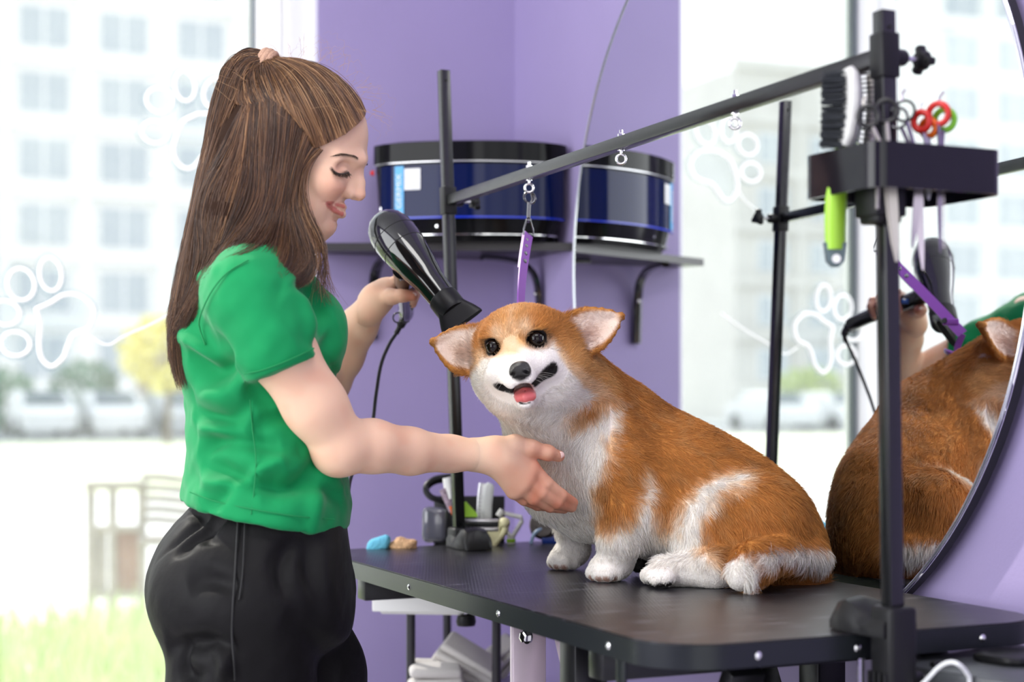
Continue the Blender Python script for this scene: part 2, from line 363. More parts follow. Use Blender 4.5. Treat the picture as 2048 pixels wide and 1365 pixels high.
# ------------------------------------------------------------------ grooming arms: clamp, leaning square pole, sliding collar
def pole_set(name, label, n, u, t, lean, ztop, zcol):
    "t: +1 when the table lies towards +u.  Local frame: x = away to the knob, y = towards the table"
    e = thing(name, label, 'grooming post', R(n, u, TZ), YAW if t > 0 else YAW+math.pi)
    ln = Vector(lean) if t > 0 else Vector((-lean[0], -lean[1]))
    # clamp
    b = BM()
    box(b, (0, 0, -.035), (.040, .040, .145), bev=.006, seg=3)
    # hood reaching over the table top, rounded like a shoe
    prof = [(-.012, .030), (.010, .026), (.026, .021), (.038, .030), (.052, .040), (.066, .043), (.081, .037), (.090, .021), (.092, .003)]
    n_ = len(prof); rows = []
    for k, (y, h) in enumerate(prof):
        wd = .024+.006*math.sin(math.pi*k/(n_-1))
        row = [(-wd, y, .0015), (-wd, y, h*.55), (-wd*.72, y, h*.9), (0, y, h), (wd*.72, y, h*.9), (wd, y, h*.55), (wd, y, .0015)]
        rows.append([b.verts.new(q) for q in row])
    for A, B_ in zip(rows, rows[1:]):
        for k in range(6): b.faces.new((A[k], A[k+1], B_[k+1], B_[k]))
        b.faces.new((A[6], A[0], B_[0], B_[6]))
    b.faces.new(rows[0][::-1]); b.faces.new(rows[-1])
    for k in range(4): box(b, (-.0215, .012-.010*k+.006, -.062), (.004, .004, .045), bev=.001)
    obj('clamp', b, M_blackplastic, e)
    b = BM(); prism(b, [(-.024, .0), (.024, .0), (.026, .06), (.022, .082), (-.022, .082), (-.026, .06)], .020, Matrix.Translation((0, .012, -.098)), bev=.004); obj('lower_jaw', b, M_blackplastic, e)
    yj = .062 if t > 0 else .028
    b = BM(); cyl(b, (0, yj, -.125), (0, yj, -.0305), .0042, 14); obj('jaw_screw', b, M_chrome, e)
    b = BM(); lathe(b, [(.004, 0), (.017, .002), (.019, .010), (.017, .020), (.006, .024)], (0, yj, -.148), (0, 0, 1), 18); obj('jaw_knob', b, M_blackplastic, e)
    def knob(p, d, nm, par):
        b = BM(); p = Vector(p); d = Vector(d)
        lathe(b, [(.010, 0), (.010, .014), (.0085, .017)], p, d, 16); obj(nm+'_boss', b, M_blackplastic, par)
        b = BM(); cyl(b, p+d*.017, p+d*.034, .0032, 12); obj(nm+'_stud', b, M_steel, par)
        b = BM(); q = p+d*.033; a = d.orthogonal().normalized(); c = d.cross(a)
        lathe(b, [(.004, 0), (.0085, .001), (.0085, .006)], q, d, 16)
        for k in range(3):
            ang = 2*math.pi*k/3+.5; v = a*math.cos(ang)+c*math.sin(ang)
            box(b, q+d*.010+v*.010, (.010, .017, .012), rot=Matrix((v.cross(d), v, d)).transposed(), bev=.003)
        lathe(b, [(.010, .003), (.0115, .006), (.0115, .014), (.008, .017)], q, d, 18)
        obj(nm, b, M_blackplastic, par)
    knob((.020, -.002, -.05), (1, 0, 0), 'clamp_knob', e)
    # pole
    H = ztop-TZ
    top = Vector((ln.x*H, ln.y*H, H)); bot = Vector((0, 0, -.05)); dv = (top-bot)
    rot = Matrix((Vector((1, 0, 0)), Vector((0, 1, 0)), dv.normalized())).transposed()
    b = BM(); box(b, (top+bot)/2, (.0195, .0195, dv.length), rot=rot, bev=.0012); 
    po = obj('pole', b, M_blackmetal, e)
    b = BM(); lathe(b, [(.0025, 0), (.0025, .0006)], Vector((ln.x*(H-.02), ln.y*(H-.02), H-.02))+Vector((0, -.0102 if t > 0 else .0102, 0)), (0, -1 if t > 0 else 1, 0), 12); obj('pole_hole', b, mat('hole_dark', (.003, .003, .003), .8), e)
    hc = zcol-TZ; pc = Vector((ln.x*hc, ln.y*hc, hc))
    b = BM(); box(b, pc, (.0255, .0255, .052), rot=rot, bev=.002); obj('collar', b, M_blackplastic, e)
    kd = (1, 0, 0) if t > 0 else (-1, 0, 0)
    knob(pc+Vector(kd)*.0125, kd, 'collar_knob', e)
    return e, R(n, u, TZ) + (RM.to_3x3() @ Vector((lean[0]*hc, lean[1]*hc, hc)))
near_pole, cN = pole_set('grooming_post', 'tall black square pole clamped to the near end of the table, holding the tool caddy', 1.197, 1.530, 1, (-.031, -.015), 1.532, 1.480)
far_pole, cF = pole_set('grooming_post', 'black square pole clamped to the far corner end of the table, behind the dryer', 1.186, 2.815, -1, (-.042, -.010), 1.700, 1.455)
# crossbar between the collars
dv = cF-cN; bar = thing('crossbar', 'long black square bar joining the two poles, hung with eye bolts', 'bar', (0, 0, 0))
ux = dv.normalized(); sx_ = ux.cross(Vector((0, 0, 1))).normalized(); uz = sx_.cross(ux)
b = BM(); box(b, (cN+cF)/2, (.019, dv.length-.026, .019), rot=Matrix((sx_, ux, uz)).transposed(), bev=.0012); obj('bar_tube', b, M_blackmetal, bar)
def on_bar(px):
    best = min((abs((lambda q: CX+F*q.x/q.y)(cN+dv*(k/2000))-px), k) for k in range(2001))[1]
    return cN+dv*(best/2000)
eyes = []
for px in (1470, 1242, 1058):
    c = on_bar(px); eyes.append(c)
    b = BM(); torus(b, c+Vector((0, 0, -.0235)), .0072, .0022, sx_*.55+ux, 24, 10); cyl(b, c+Vector((0, 0, -.016)), c+Vector((0, 0, .018)), .0022, 10)
    lathe(b, [(.0058, 0), (.0058, .0012)], c+Vector((0, 0, -.0112)), (0, 0, 1), 16); lathe(b, [(.0055, 0), (.0055, .005), (.003, .0062), (.003, .011)], c+Vector((0, 0, .0096)), (0, 0, 1), 6)
    obj('eye_bolt', b, M_chrome, bar, smooth=True)
# ------------------------------------------------------------------ corner shelf and the black cabinet on it
M_white = mat('white_plastic', (.80, .80, .78), .4)
def W2(x, y): return Vector((x, y, 0))
sh = thing('corner_shelf', 'dark corner shelf on curved black brackets below the black cabinet', 'shelf', (0, 0, 1.398))
wl = lambda x: (UW + sy_*x)/cy_          # depth of the back wall at x
wr = lambda x: (NW - cy_*x)/sy_          # depth of the mirror wall at x
cx_ = cy_*NW - sy_*UW; cyw = sy_*NW + cy_*UW
xr = onN(1146, 500, NW-.001); xl = R(NE+.004, UW-.001)
b = BM(); prism(b, [(xl.x, xl.y-.075), (xr.x, xr.y), (cx_-.001, cyw-.003), (xl.x, xl.y)], .017); obj('shelf_board', b, mat('dark_shelf_board', (.022, .019, .022), .35, noise=.1), sh)
def bracket(p, nrm, par):
    "curved cast bracket: p on the wall under the shelf, nrm into the room"
    b = BM(); nrm = Vector(nrm); z = Vector((0, 0, 1)); s = nrm.cross(z)
    pts = [p+nrm*.150+z*-.008, p+nrm*.10+z*-.010, p+nrm*.055+z*-.018, p+nrm*.026+z*-.040, p+nrm*.015+z*-.075, p+nrm*.011+z*-.125, p+nrm*.008+z*-.185]
    tube(b, catmull(pts, 5), [.0125]*31, 8, flat=.55, up0=s); obj('bracket', b, M_gloss, par)
    b = BM(); lathe(b, [(.0055, 0), (.004, .003), (0, .0035)], p+nrm*.022+z*-.085, nrm, 12); obj('bracket_screw', b, M_chrome, par)
q = onN(1088, 500, NW); bracket(Vector((q.x, q.y, 0)), -R(1, 0), sh)
q = R(1.205, UW); bracket(Vector((q.x, q.y, 0)), -R(0, 1), sh)

cab = thing('sterilizer_cabinet', 'glossy black bow-fronted cabinet with a dark blue window on the corner shelf', 'cabinet', (0, 0, 1.4155))
fp = catmull([(-.293, 3.462), (-.283, 3.438), (-.25, 3.410), (-.17, 3.385), (-.08, 3.374), (.01, 3.383), (.075, 3.405), (.105, 3.432), (.112, 3.455)], 4)
back = [(.100, 3.478), (.005, wr(.005)-.03), (-.06, wl(-.06)-.03), (-.285, wl(-.285)-.03)]
def slab(o, z0, z1, grow0=0.0, grow1=0.0, front_only=False, depth=.012):
    "layer of the cabinet following the bowed front"
    ctr = np.array((-.09, 3.47)); bm = o
    f = [np.array(p[:2]) for p in fp]
    def ring(g): return [p+(p-ctr)/np.linalg.norm(p-ctr)*g for p in f]+[np.array(p) for p in back]
    A = [bm.verts.new((*p, z0)) for p in ring(grow0)]; B = [bm.verts.new((*p, z1)) for p in ring(grow1)]
    n = len(A)
    for i in range(n): bm.faces.new((A[i], A[(i+1) % n], B[(i+1) % n], B[i]))
    bm.faces.new(A[::-1]); bm.faces.new(B)
b = BM(); slab(b, 0, .012, -.030, -.020); slab(b, .012, .050, -.020, -.008); slab(b, .050, .158, -.008, 0); slab(b, .158, .200, 0, -.001); slab(b, .200, .209, -.001, -.010); slab(b, .209, .2125, -.010, -.022)
M_cab = mat('cabinet_gloss', (.006, .006, .007), .10, spec=.14); obj('cabinet_body', b, M_cab, cab)
# hinged lid band, blue window, sticker strip, white label follow the bow
def band(bm, i0, i1, z0, z1, g, th=.003, zslope=0):
    ctr = np.array((-.09, 3.47)); f = [np.array(p[:2]) for p in fp][i0:i1+1]
    d = [(p-ctr)/np.linalg.norm(p-ctr) for p in f]
    rows = []
    for p, e in zip(f, d): rows.append([bm.verts.new((*(p+e*a), z)) for a, z in ((g, z0), (g+th, z0), (g+th, z1), (g, z1))])
    for A, B in zip(rows, rows[1:]):
        for k in range(4): bm.faces.new((A[k], A[(k+1) % 4], B[(k+1) % 4], B[k]))
    bm.faces.new(rows[0][::-1]); bm.faces.new(rows[-1])
N_ = len(fp)-1
b = BM(); band(b, 2, N_-1, .166, .207, .000, .007); obj('lid', b, M_cab, cab)
M_blue = mat('blue_acrylic', (.003, .008, .055), .08, spec=.18)
b = BM(); band(b, 5, N_-3, .048, .160, -.003, .005); obj('window_panel', b, M_blue, cab)
b = BM(); band(b, 5, N_-3, .046, .050, -.001, .0045); obj('window_edge', b, mat('blue_edge', (.004, .03, .5), .2), cab)
b = BM(); band(b, 3, N_-2, .0118, .0138, -.018, .006); obj('chrome_line', b, M_chrome, cab); b = BM(); band(b, 2, N_-2, .1642, .1660, .000, .0075); obj('chrome_line', b, M_steel, cab)
M_cyan = mat('sticker_cyan', srgb(70, 165, 222), .35); M_paper = mat('white_label', (.78, .79, .80), .4)
def stick(z0, z1, x0, x1, m, nm, lift=.0025):
    def yat(x):
        f = [np.array(p[:2]) for p in fp]; xs = [p[0] for p in f]; ys = [p[1] for p in f]; return float(np.interp(x, xs, ys))
    b = BM(); p0 = (x0, yat(x0)-lift); p1 = (x1, yat(x1)-lift)
    v = [b.verts.new((*p, z)) for p, z in ((p0, z0), (p1, z0), (p1, z1), (p0, z1))]; v2 = [b.verts.new((q.co.x, q.co.y+.0012, q.co.z)) for q in v]
    b.faces.new(v); b.faces.new(v2[::-1])
    for i in range(4): b.faces.new((v[i], v2[i], v2[(i+1) % 4], v[(i+1) % 4]))
    return obj(nm, b, m, cab, smooth=False), p0, p1
st, p0, p1 = stick(.052, .158, -.2485, -.229, M_cyan, 'sticker', .0042)
def text(s, size, m, par, M, name='lettering', extrude=.0002, sx=1.0):
    cu = bpy.data.curves.new(name, 'FONT'); cu.body = s; cu.size = size; cu.extrude = extrude; cu.align_x = 'CENTER'; cu.align_y = 'CENTER'; cu.resolution_u = 3
    o = bpy.data.objects.new(name, cu); COL.objects.link(o)
    dg = bpy.context.evaluated_depsgraph_get(); me = bpy.data.meshes.new_from_object(o.evaluated_get(dg)); bpy.data.objects.remove(o)
    o = bpy.data.objects.new(name, me); COL.objects.link(o); me.materials.append(m); o.parent = par; o.matrix_local = M @ Matrix.Diagonal((sx, 1, 1, 1)); return o
ex = (Vector((p1[0], p1[1], 0))-Vector((p0[0], p0[1], 0))).normalized(); nz = Vector((ex.y, -ex.x, 0))
Mt = Matrix.Translation(Vector(((p0[0]+p1[0])/2, (p0[1]+p1[1])/2, .105))+nz*.0010) @ Matrix((Vector((0, 0, 1)), -ex, nz)).transposed().to_4x4()
text('GERMIX', .0165, M_paper, cab, Mt, sx=1.25)
lb, p0, p1 = stick(.107, .152, -.2275, -.193, M_paper, 'label', .0045)
b = BM()
for k in range(6): box(b, ((p0[0]+p1[0])/2-.001*(k % 2), (p0[1]+p1[1])/2-.0006, .113+.006*k), (.026-.004*(k % 3), .0004, .0014), rot=Matrix.Rotation(math.atan2(p1[1]-p0[1], p1[0]-p0[0]), 4, 'Z'))
obj('label_print', b, mat('grey_print', (.5, .5, .52), .6), lb, smooth=False)
b = BM(); lathe(b, [(.006, 0), (.0055, .006), (.003, .008)], (-.297, 3.462, .152), (-1, -.1, 0), 12); obj('red_button', b, mat('red_plastic', (.62, .02, .02), .35), cab)
b = BM(); lathe(b, [(.005, 0), (.004, .003), (0, .0035)], (-.279, 3.440, .072), (-.5, -1, 0), 12); obj('latch', b, M_chrome, cab)
b = BM(); lathe(b, [(.0035, 0), (.003, .002), (0, .0022)], (-.158, 3.391, .030), (-.2, -1, 0), 10); obj('latch', b, M_chrome, cab)
b = BM(); lathe(b, [(.011, 0), (.010, .003), (0, .0038)], (.058, 3.404, .145), (.3, -1, 0), 16); obj('round_sticker', b, mat('pale_blue_sticker', (.35, .6, .85), .3), cab)

# ------------------------------------------------------------------ leash: snap hook, D-ring, purple strap
M_purple = mat('purple_strap', srgb(152, 80, 190), .42, sheen=.1); M_gun = mat('gunmetal', (.16, .16, .17), .22, 1.0)
e = eyes[2]; le = thing('leash', 'purple studded leash strap hanging from the last eye bolt of the crossbar', 'leash', e)
def rel(v): return Vector(v)-e
A = Vector((0, 0, -.030))
b = BM(); torus(b, A+Vector((.001, 0, -.010)), .0085, .0021, (.25, 1, 0), 20, 8, 1.25); tube(b, [A+Vector((.004, 0, -.002)), A+Vector((.006, 0, -.012)), A+Vector((.002, 0, -.022))], .002, 8)
cyl(b, A+Vector((0, 0, -.018)), A+Vector((-.001, 0, -.044)), .0036, 12); lathe(b, [(.003, 0), (.0055, .002), (.0055, .006), (.002, .008)], A+Vector((-.001, 0, -.052)), (0, 0, 1), 12); obj('snap_hook', b, M_gun, le)
Dc = A+Vector((-.001, 0, -.050)); wv = Vector((.62, .78, 0))
b = BM(); tube(b, [Dc+wv*.006, Dc+wv*.013+Vector((0, 0, -.014)), Dc+wv*.0135+Vector((0, 0, -.023)), Dc-wv*.0135+Vector((0, 0, -.023)), Dc-wv*.013+Vector((0, 0, -.014)), Dc-wv*.006], .0018, 8, closed=True); obj('d_ring', b, M_gun, le)
top = Dc+Vector((0, 0, -.022)); neck = rel(P(1041, 650, 2.565)); 
def ribbon(bm, pts, wv, w, t):
    fr = []
    for i, p in enumerate(pts):
        tg = (Vector(pts[min(i+1, len(pts)-1)])-Vector(pts[max(i-1, 0)])).normalized()
        ww = wv[i] if isinstance(wv, list) else wv
        ww = (ww-tg*ww.dot(tg)).normalized(); nn = tg.cross(ww)
        wi = w[i] if isinstance(w, list) else w
        fr.append([bm.verts.new(Vector(p)+ww*a*wi/2+nn*c*t/2) for a, c in ((-1, -1), (1, -1), (1, 1), (-1, 1))])
    for A_, B_ in zip(fr, fr[1:]):
        for k in range(4): bm.faces.new((A_[k], A_[(k+1) % 4], B_[(k+1) % 4], B_[k]))
    bm.faces.new(fr[0][::-1]); bm.faces.new(fr[-1])
pts = [top.lerp(neck, k/12)+Vector((0, 0, 0)) + Vector((-.004*math.sin(math.pi*k/12), 0, 0)) for k in range(13)]
wvs = [Vector((.62, .78, 0)).lerp(Vector((.36, .93, 0)), k/12) for k in range(13)]
b = BM(); ribbon(b, pts, wvs, .0190, .0024); ribbon(b, [p+Vector((-.0022, .0018, 0)) for p in pts[:6]], wvs[:6], .0190, .0022); obj('strap', b, M_purple, le)
for k, f in enumerate((.07, .14, .225, .31)):
    p = top.lerp(neck, f)+Vector((-.003, 0, 0)); nn = Vector((.78, -.62, 0))
    b = BM(); lathe(b, [(.0042, 0), (.0038, .0016), (.0018, .0026), (0, .0028)], p+nn*.0008, nn, 14); lathe(b, [(.0042, 0), (.0038, .0016), (0, .0024)], p-nn*.0026, -nn, 14); obj('stud', b, M_gun, le)
p = top.lerp(neck, .86); b = BM(); box(b, p, (.0065, .029, .012), rot=Matrix.Rotation(-.35, 4, 'Z'), bev=.002); obj('keeper', b, M_purple, le)
b = BM(); lathe(b, [(.006, 0), (.005, .003), (0, .004)], p+Vector((.004, -.002, 0))+Vector((0, .012, .002)), (.9, -.2, 0), 14); obj('stud', b, M_blackplastic, le)
b = BM(); tube(b, catmull([pts[-1], rel(P(1042, 690, 2.575)), rel(P(1044, 720, 2.555))], 4), .0060, 8, flat=.3, up0=(.3, .95, 0)); obj('strap_end', b, M_purple, le)

# ------------------------------------------------------------------ tool caddy on the near pole
cd = thing('tool_caddy', 'glossy black tool caddy tray fixed round the near pole', 'caddy', R(1.120, 1.462, 1.3185), YAW)
LX, LY, LH = .185, .145, .052
M_caddy = mat('caddy_plastic', (.006, .0055, .009), .12, spec=.35)
b = BM(); o_ = rounded_rect(0, 0, LX, LY, .020, 6); i_ = rounded_rect(.003, .003, LX-.003, LY-.003, .017, 6); n = len(o_)
vo0 = [b.verts.new((x, y, 0)) for x, y in o_]; vo1 = [b.verts.new((x, y, LH)) for x, y in o_]; vi0 = [b.verts.new((x, y, 0)) for x, y in i_]; vi1 = [b.verts.new((x, y, LH)) for x, y in i_]
for i in range(n):
    j = (i+1) % n
    b.faces.new((vo0[i], vo0[j], vo1[j], vo1[i])); b.faces.new((vi0[j], vi0[i], vi1[i], vi1[j])); b.faces.new((vo1[i], vo1[j], vi1[j], vi1[i])); b.faces.new((vo0[j], vo0[i], vi0[i], vi0[j]))
obj('tray_wall', b, M_caddy, cd)
b = BM(); prism(b, [(x, y) for x, y in rounded_rect(.002, .002, LX-.002, LY-.002, .018, 6)], .003, Matrix.Translation((0, 0, LH-.010))); obj('tray_plate', b, M_caddy, cd)
for (x, y, r) in ((.03, .10, .017), (.03, .045, .012), (.09, .095, .016), (.15, .10, .016), (.10, .03, .012), (.13, .03, .012), (.16, .03, .012)):
    b = BM(); torus(b, (x, y, LH-.0125), r, .0018, (0, 0, 1), 20, 6); obj('slot_rim', b, M_caddy, cd)
b = BM(); box(b, (.050, .058, .012), (.044, .042, .078), bev=.003); box(b, (.050, .058, -.020), (.036, .036, .030), bev=.004); obj('pole_socket', b, M_blackplastic, cd)

def at(px, py, d): return P(px, py, d)
M_green = mat('lime_plastic', srgb(150, 200, 50), .38); M_lgrey = mat('pale_grey_plastic', (.56, .56, .54), .4); M_dgrey = mat('dark_grey_plastic', (.09, .13, .14), .45)
# double-sided brush: bristle side towards the window
bd = 1.885
br = thing('bristle_brush', 'bristle brush with black bristles and a lime green handle in the caddy', 'brush', at(1672, 520, bd))
def rb(v): return Vector(v)-Vector(br.location)
b = BM(); tube(b, [rb(at(x, y, bd)) for x, y in ((1690, 292), (1681, 310), (1676, 340), (1674, 372), (1672, 400), (1671, 440), (1671, 480), (1671, 500))], [.010, .011, .0125, .0135, .0148, .0152, .0145, .0135], 16, flat=.75); obj('handle', b, M_green, br)
b = BM(); prism(b, [(-.0132, .012), (.0132, .012), (.010, -.010), (.004, -.0165), (-.004, -.0165), (-.010, -.010)], .016, Matrix.Translation(rb(at(1670, 506, bd))+Vector((0, .008, 0))) @ Matrix.Rotation(math.pi/2, 4, 'X'), bev=.002); obj('handle_tip', b, M_dgrey, br)
b = BM(); lathe(b, [(.0052, 0), (.0052, .0006)], rb(at(1670, 519, bd))+Vector((0, -.0084, 0)), (0, -1, 0), 16); obj('hang_hole', b, M_white, br)
b = BM(); tube(b, [rb(at(x, y, bd)) for x, y in ((1696, 137), (1700, 150), (1703, 180), (1703, 210), (1700, 245), (1694, 275), (1687, 296))], [.006, .0095, .011, .0115, .011, .0105, .008], 14, flat=2.2, up0=(1, 0, 0)); obj('brush_back', b, M_lgrey, br)
b = BM(); rr = random.Random(3)
for i in range(330):
    f = rr.random(); y = 143+f*152; xr_ = 1690+4*math.sin(f*2.6)-f*f*6; dd = bd+rr.uniform(-.017, .017)
    x0 = xr_; L = 44+rr.uniform(-4, 3)+4*math.sin(f*3); p0_ = rb(at(x0, y, dd)); p1_ = rb(at(x0-L+rr.uniform(-2, 2), y+rr.uniform(-3, 4)+(1-f)*2, dd+rr.uniform(-.003, .003)))
    tube(b, [p0_, p1_], [.0012, .0008], 4)
obj('bristles', b, mat('black_bristle', (.010, .014, .020), .5), br)['kind'] = 'stuff'
# pin brush behind it
pd = 1.935
pb = thing('pin_brush', 'pale pin brush with steel pins standing behind the bristle brush', 'brush', at(1735, 400, pd))
def rp(v): return Vector(v)-Vector(pb.location)
b = BM(); tube(b, [rp(at(x, y, pd)) for x, y in ((1712, 148), (1714, 170), (1717, 210), (1714, 250), (1706, 282), (1700, 300))], [.004, .0045, .005, .005, .005, .004], 10, flat=3.4, up0=(1, 0, 0)); obj('pin_pad', b, M_dgrey, pb)
b = BM()
for i in range(16):
    for j in range(5):
        y = 150+i*9.0+rr.uniform(-1, 1); dd = pd-.014+.007*j; x0 = 1714+3*math.sin((y-148)/150*3)-max(0, y-250)*.2
        tube(b, [rp(at(x0, y, dd)), rp(at(x0+34-abs(i-8)*.5, y-4+i*.6, dd))], [.0007, .0007], 4)
obj('pins', b, M_chrome, pb)['kind'] = 'stuff'
b = BM(); tube(b, [rp(at(x, y, pd+.012)) for x, y in ((1742, 150), (1747, 190), (1745, 230), (1738, 280), (1730, 320), (1728, 400))], [.006, .008, .008, .007, .006, .006], 10); obj('handle', b, mat('cream_plastic', (.74, .70, .64), .4), pb)

# scissors
def scissors(label, ringA, ringB, piv, tip, d, mA, mB, mb, blade_w=.009, teeth=False, tang=True, rA=.0118, rB=.0118, thick=.0030, tipB=None, turn=(.35, 1, .15)):
    s = thing('scissors', label, 'scissors', at(*piv, d), group='scissors in the tool caddy')
    q = lambda x, y, dd=0.0: at(x, y, d+dd)-Vector(s.location)
    for k, (rg, m, r, tp) in enumerate(((ringA, mA, rA, tip), (ringB, mB, rB, tipB or tip))):
        off = (-.0015, .0015)[k]
        c = q(*rg, off*2); pv = q(*piv, off)
        b = BM(); torus(b, c, r, thick, turn, 26, 10); obj('finger_ring', b, m, s)
        dr = (pv-c).normalized()
        b = BM(); tube(b, [c+dr*(r+.001), c.lerp(pv, .6)+Vector((.001, 0, 0)), pv], [.0024, .0026, .0030], 8)
        obj('shank', b, mb, s)
        b = BM()
        if k == 0 and tang: tube(b, catmull([c-dr*(r), c-dr*(r+.008)+Vector((.002, 0, 0)), c-dr*(r+.013)+Vector((.007, 0, .001))], 4), .0018, 7)
        obj('finger_rest', b, mb, s) if k == 0 and tang else b.free()
        tq = q(*tp, off); v = tq-pv; side = Vector((1, 0, 0)) if k == 0 else Vector((-1, 0, 0))
        b = BM(); nrm = Vector((0, 1, 0)); sd = v.normalized().cross(nrm); sd = sd if sd.dot(side) > 0 else -sd
        if teeth and k == 0:
            ws = [.004]*8
        sec = []
        for f, wd in ((0, .75), (.15, .95), (.5, .85), (.8, .6), (1, .2)):
            p = pv+v*f; w_ = blade_w*wd*(.55 if teeth else 1)
            sec.append([b.verts.new(p+sd*(-w_*.35)+nrm*(.0012)), b.verts.new(p+sd*(-w_*.35)-nrm*(.0012)), b.verts.new(p+sd*(w_*.65)-nrm*.0005), b.verts.new(p+sd*(w_*.65)+nrm*.0005)])
        for A_, B_ in zip(sec, sec[1:]):
            for kk in range(4): b.faces.new((A_[kk], A_[(kk+1) % 4], B_[(kk+1) % 4], B_[kk]))
        b.faces.new(sec[0][::-1]); b.faces.new(sec[-1])
        if teeth and k == 0:
            for t in range(20):
                p = pv+v*(.25+.72*t/20); box(b, p+sd*.0045, (.0042, .0012, .0016))
        obj('blade', b, mb, s)
    b = BM(); lathe(b, [(.004, 0), (.0035, .0015), (0, .002)], q(*piv)+Vector((0, -.003, 0)), (0, -1, 0), 14); obj('pivot_screw', b, M_steel, s)
    return s
M_blkring = mat('black_ring', (.012, .012, .013), .25); M_red = mat('red_ring', srgb(200, 30, 22), .32); M_or = mat('orange_ring', srgb(235, 110, 20), .35); M_lime = mat('lime_ring', srgb(120, 190, 40), .35)
M_ivory = mat('satin_blade', (.50, .47, .43), .38, .6); M_viol = mat('blade_steel', (.34, .30, .36), .25, 1.0)
scissors('scissors with black finger rings and a broad pale blade beside the pole', (1737, 233), (1773, 222), (1777, 330), (1793, 524), 1.845, M_blkring, M_blkring, M_ivory, .0125, rA=.0115, rB=.0125, thick=.0032, turn=(.1, 1, .1))
scissors('scissors with thin dark rings and crossed open blades in the caddy', (1809, 222), (1795, 236), (1838, 340), (1824, 496), 1.86, M_blkring, M_gun, M_viol, .0105, tipB=(1846, 540), turn=(.6, 1, .1), thick=.0018)
scissors('scissors with red and orange finger rings in the caddy', (1843, 243), (1857, 256), (1858, 330), (1857, 400), 1.875, M_red, M_or, M_steel, .008, turn=(.75, .7, .15), thick=.0040, rA=.0105, rB=.0095)
scissors('thinning scissors with red and lime finger rings and toothed blade', (1877, 228), (1889, 240), (1878, 330), (1880, 506), 1.87, M_red, M_lime, M_viol, .0085, teeth=True, turn=(.6, .8, .15), thick=.0038)
sp_ = thing('nail_file', 'slim pale steel file poking out under the caddy by the pole', 'file', at(1756, 420, 1.84))
b = BM(); tube(b, [at(1757, 345, 1.84)-Vector(sp_.location), at(1756, 372, 1.84)-Vector(sp_.location), at(1755, 405, 1.84)-Vector(sp_.location), at(1755, 418, 1.84)-Vector(sp_.location)], [.004, .0042, .003, .0034], 10, flat=.5); obj('file_blade', b, M_ivory, sp_)

# ------------------------------------------------------------------ trolley behind the table, with its grooming tools
tr = thing('utility_trolley', 'narrow trolley on black posts with a white tray behind the table', 'trolley', (0, 0, 0))
tA, tB, tC, tD = (-.197, 3.134), (-.030, 3.100), (-.137, 3.400), (.028, 3.368)
M_post = mat('grey_black_tube', (.05, .048, .052), .3, .6)
for p in (tA, tB, tC, tD):
    b = BM(); cyl(b, (*p, .05), (*p, .70), .0088, 14); obj('post', b, M_post, tr)
    b = BM(); ball(b, (*p, .026), .026, 12); obj('wheel', b, M_blackplastic, tr)
def quad_pts(g): return [(-.262-g, 3.040-g), (.118+g, 3.000-g), (.135+g, 3.300), (-.235-g, 3.400)]
b = BM(); prism(b, quad_pts(-.012), .012, Matrix.Translation((0, 0, .672)), bev=.005); obj('top_tray', b, M_white, tr)
b = BM(); q4 = quad_pts(0)
for i in range(4):
    a_, c_ = Vector((*q4[i], 0)), Vector((*q4[(i+1) % 4], 0)); m_ = (a_+c_)/2; dd = c_-a_
    box(b, (m_.x, m_.y, .715), (dd.length, .005, .072), rot=Matrix.Rotation(math.atan2(dd.y, dd.x), 4, 'Z'), bev=.002)
obj('tray_side', b, M_white, tr)
b = BM(); prism(b, [(-.21, 3.12), (-.02, 3.09), (.04, 3.38), (-.15, 3.42)], .014, Matrix.Translation((0, 0, .485)), bev=.003); obj('lower_shelf', b, M_post, tr)
# folded towels on the lower shelf
M_towel = mat('pale_towel', (.66, .63, .61), .9, sheen=.3, bump=.3, bscale=300)
def towel(label, c, s, rot):
    t = thing('folded_towel', label, 'towel', c, 0, 'folded towels on the trolley shelf')
    for k in range(3):
        b = BM(); box(b, (0, 0, s[2]*(k-1)), (s[0]-.006*k, s[1]-.004*k, s[2]*.96), bev=s[2]*.45, seg=3)
        for v in b.verts: v.co.z += .004*math.sin(v.co.x*34+k)+.003*math.sin(v.co.y*41)
        obj('fold', b, M_towel, t)
    t.rotation_euler = rot; return t
towel('flat folded pale towel at the left end of the trolley shelf', (-.150, 3.14, .532), (.115, .10, .022), (0, 0, .1))
towel('folded pale towel leaning tilted over the flat one', (-.085, 3.19, .560), (.135, .09, .016), (.15, .50, -.1))
towel('grey towel corner showing behind the tilted towel', (-.015, 3.28, .560), (.08, .07, .014), (.1, -.75, .2))
# tools standing in the tray
og = thing('tool_organiser', 'black open tool organiser with a curved arm behind the far pole', 'organiser', (0, 0, .686))
def rz(px, py, d): v = P(px, py, d); return Vector((v.x, v.y, v.z-.686))
b = BM(); p_ = rz(938, 1085, 3.16)
box(b, (p_.x, p_.y+.03, .10), (.140, .004, .205), bev=.002); box(b, (p_.x-.068, p_.y-.01, .055), (.004, .075, .11), bev=.002); box(b, (p_.x+.068, p_.y, .09), (.004, .06, .18), bev=.002); box(b, (p_.x, p_.y-.045, .035), (.138, .004, .07), bev=.002); box(b, (p_.x, p_.y-.008, .003), (.138, .075, .004))
obj('organiser_body', b, M_blackplastic, og)
b = BM(); tube(b, catmull([rz(905, 955, 3.18), rz(868, 962, 3.16), rz(852, 978, 3.15), rz(862, 995, 3.14), rz(890, 1003, 3.14), rz(905, 1002, 3.15)], 5), .0065, 8, flat=1.6); obj('organiser_arm', b, M_blackplastic, og)
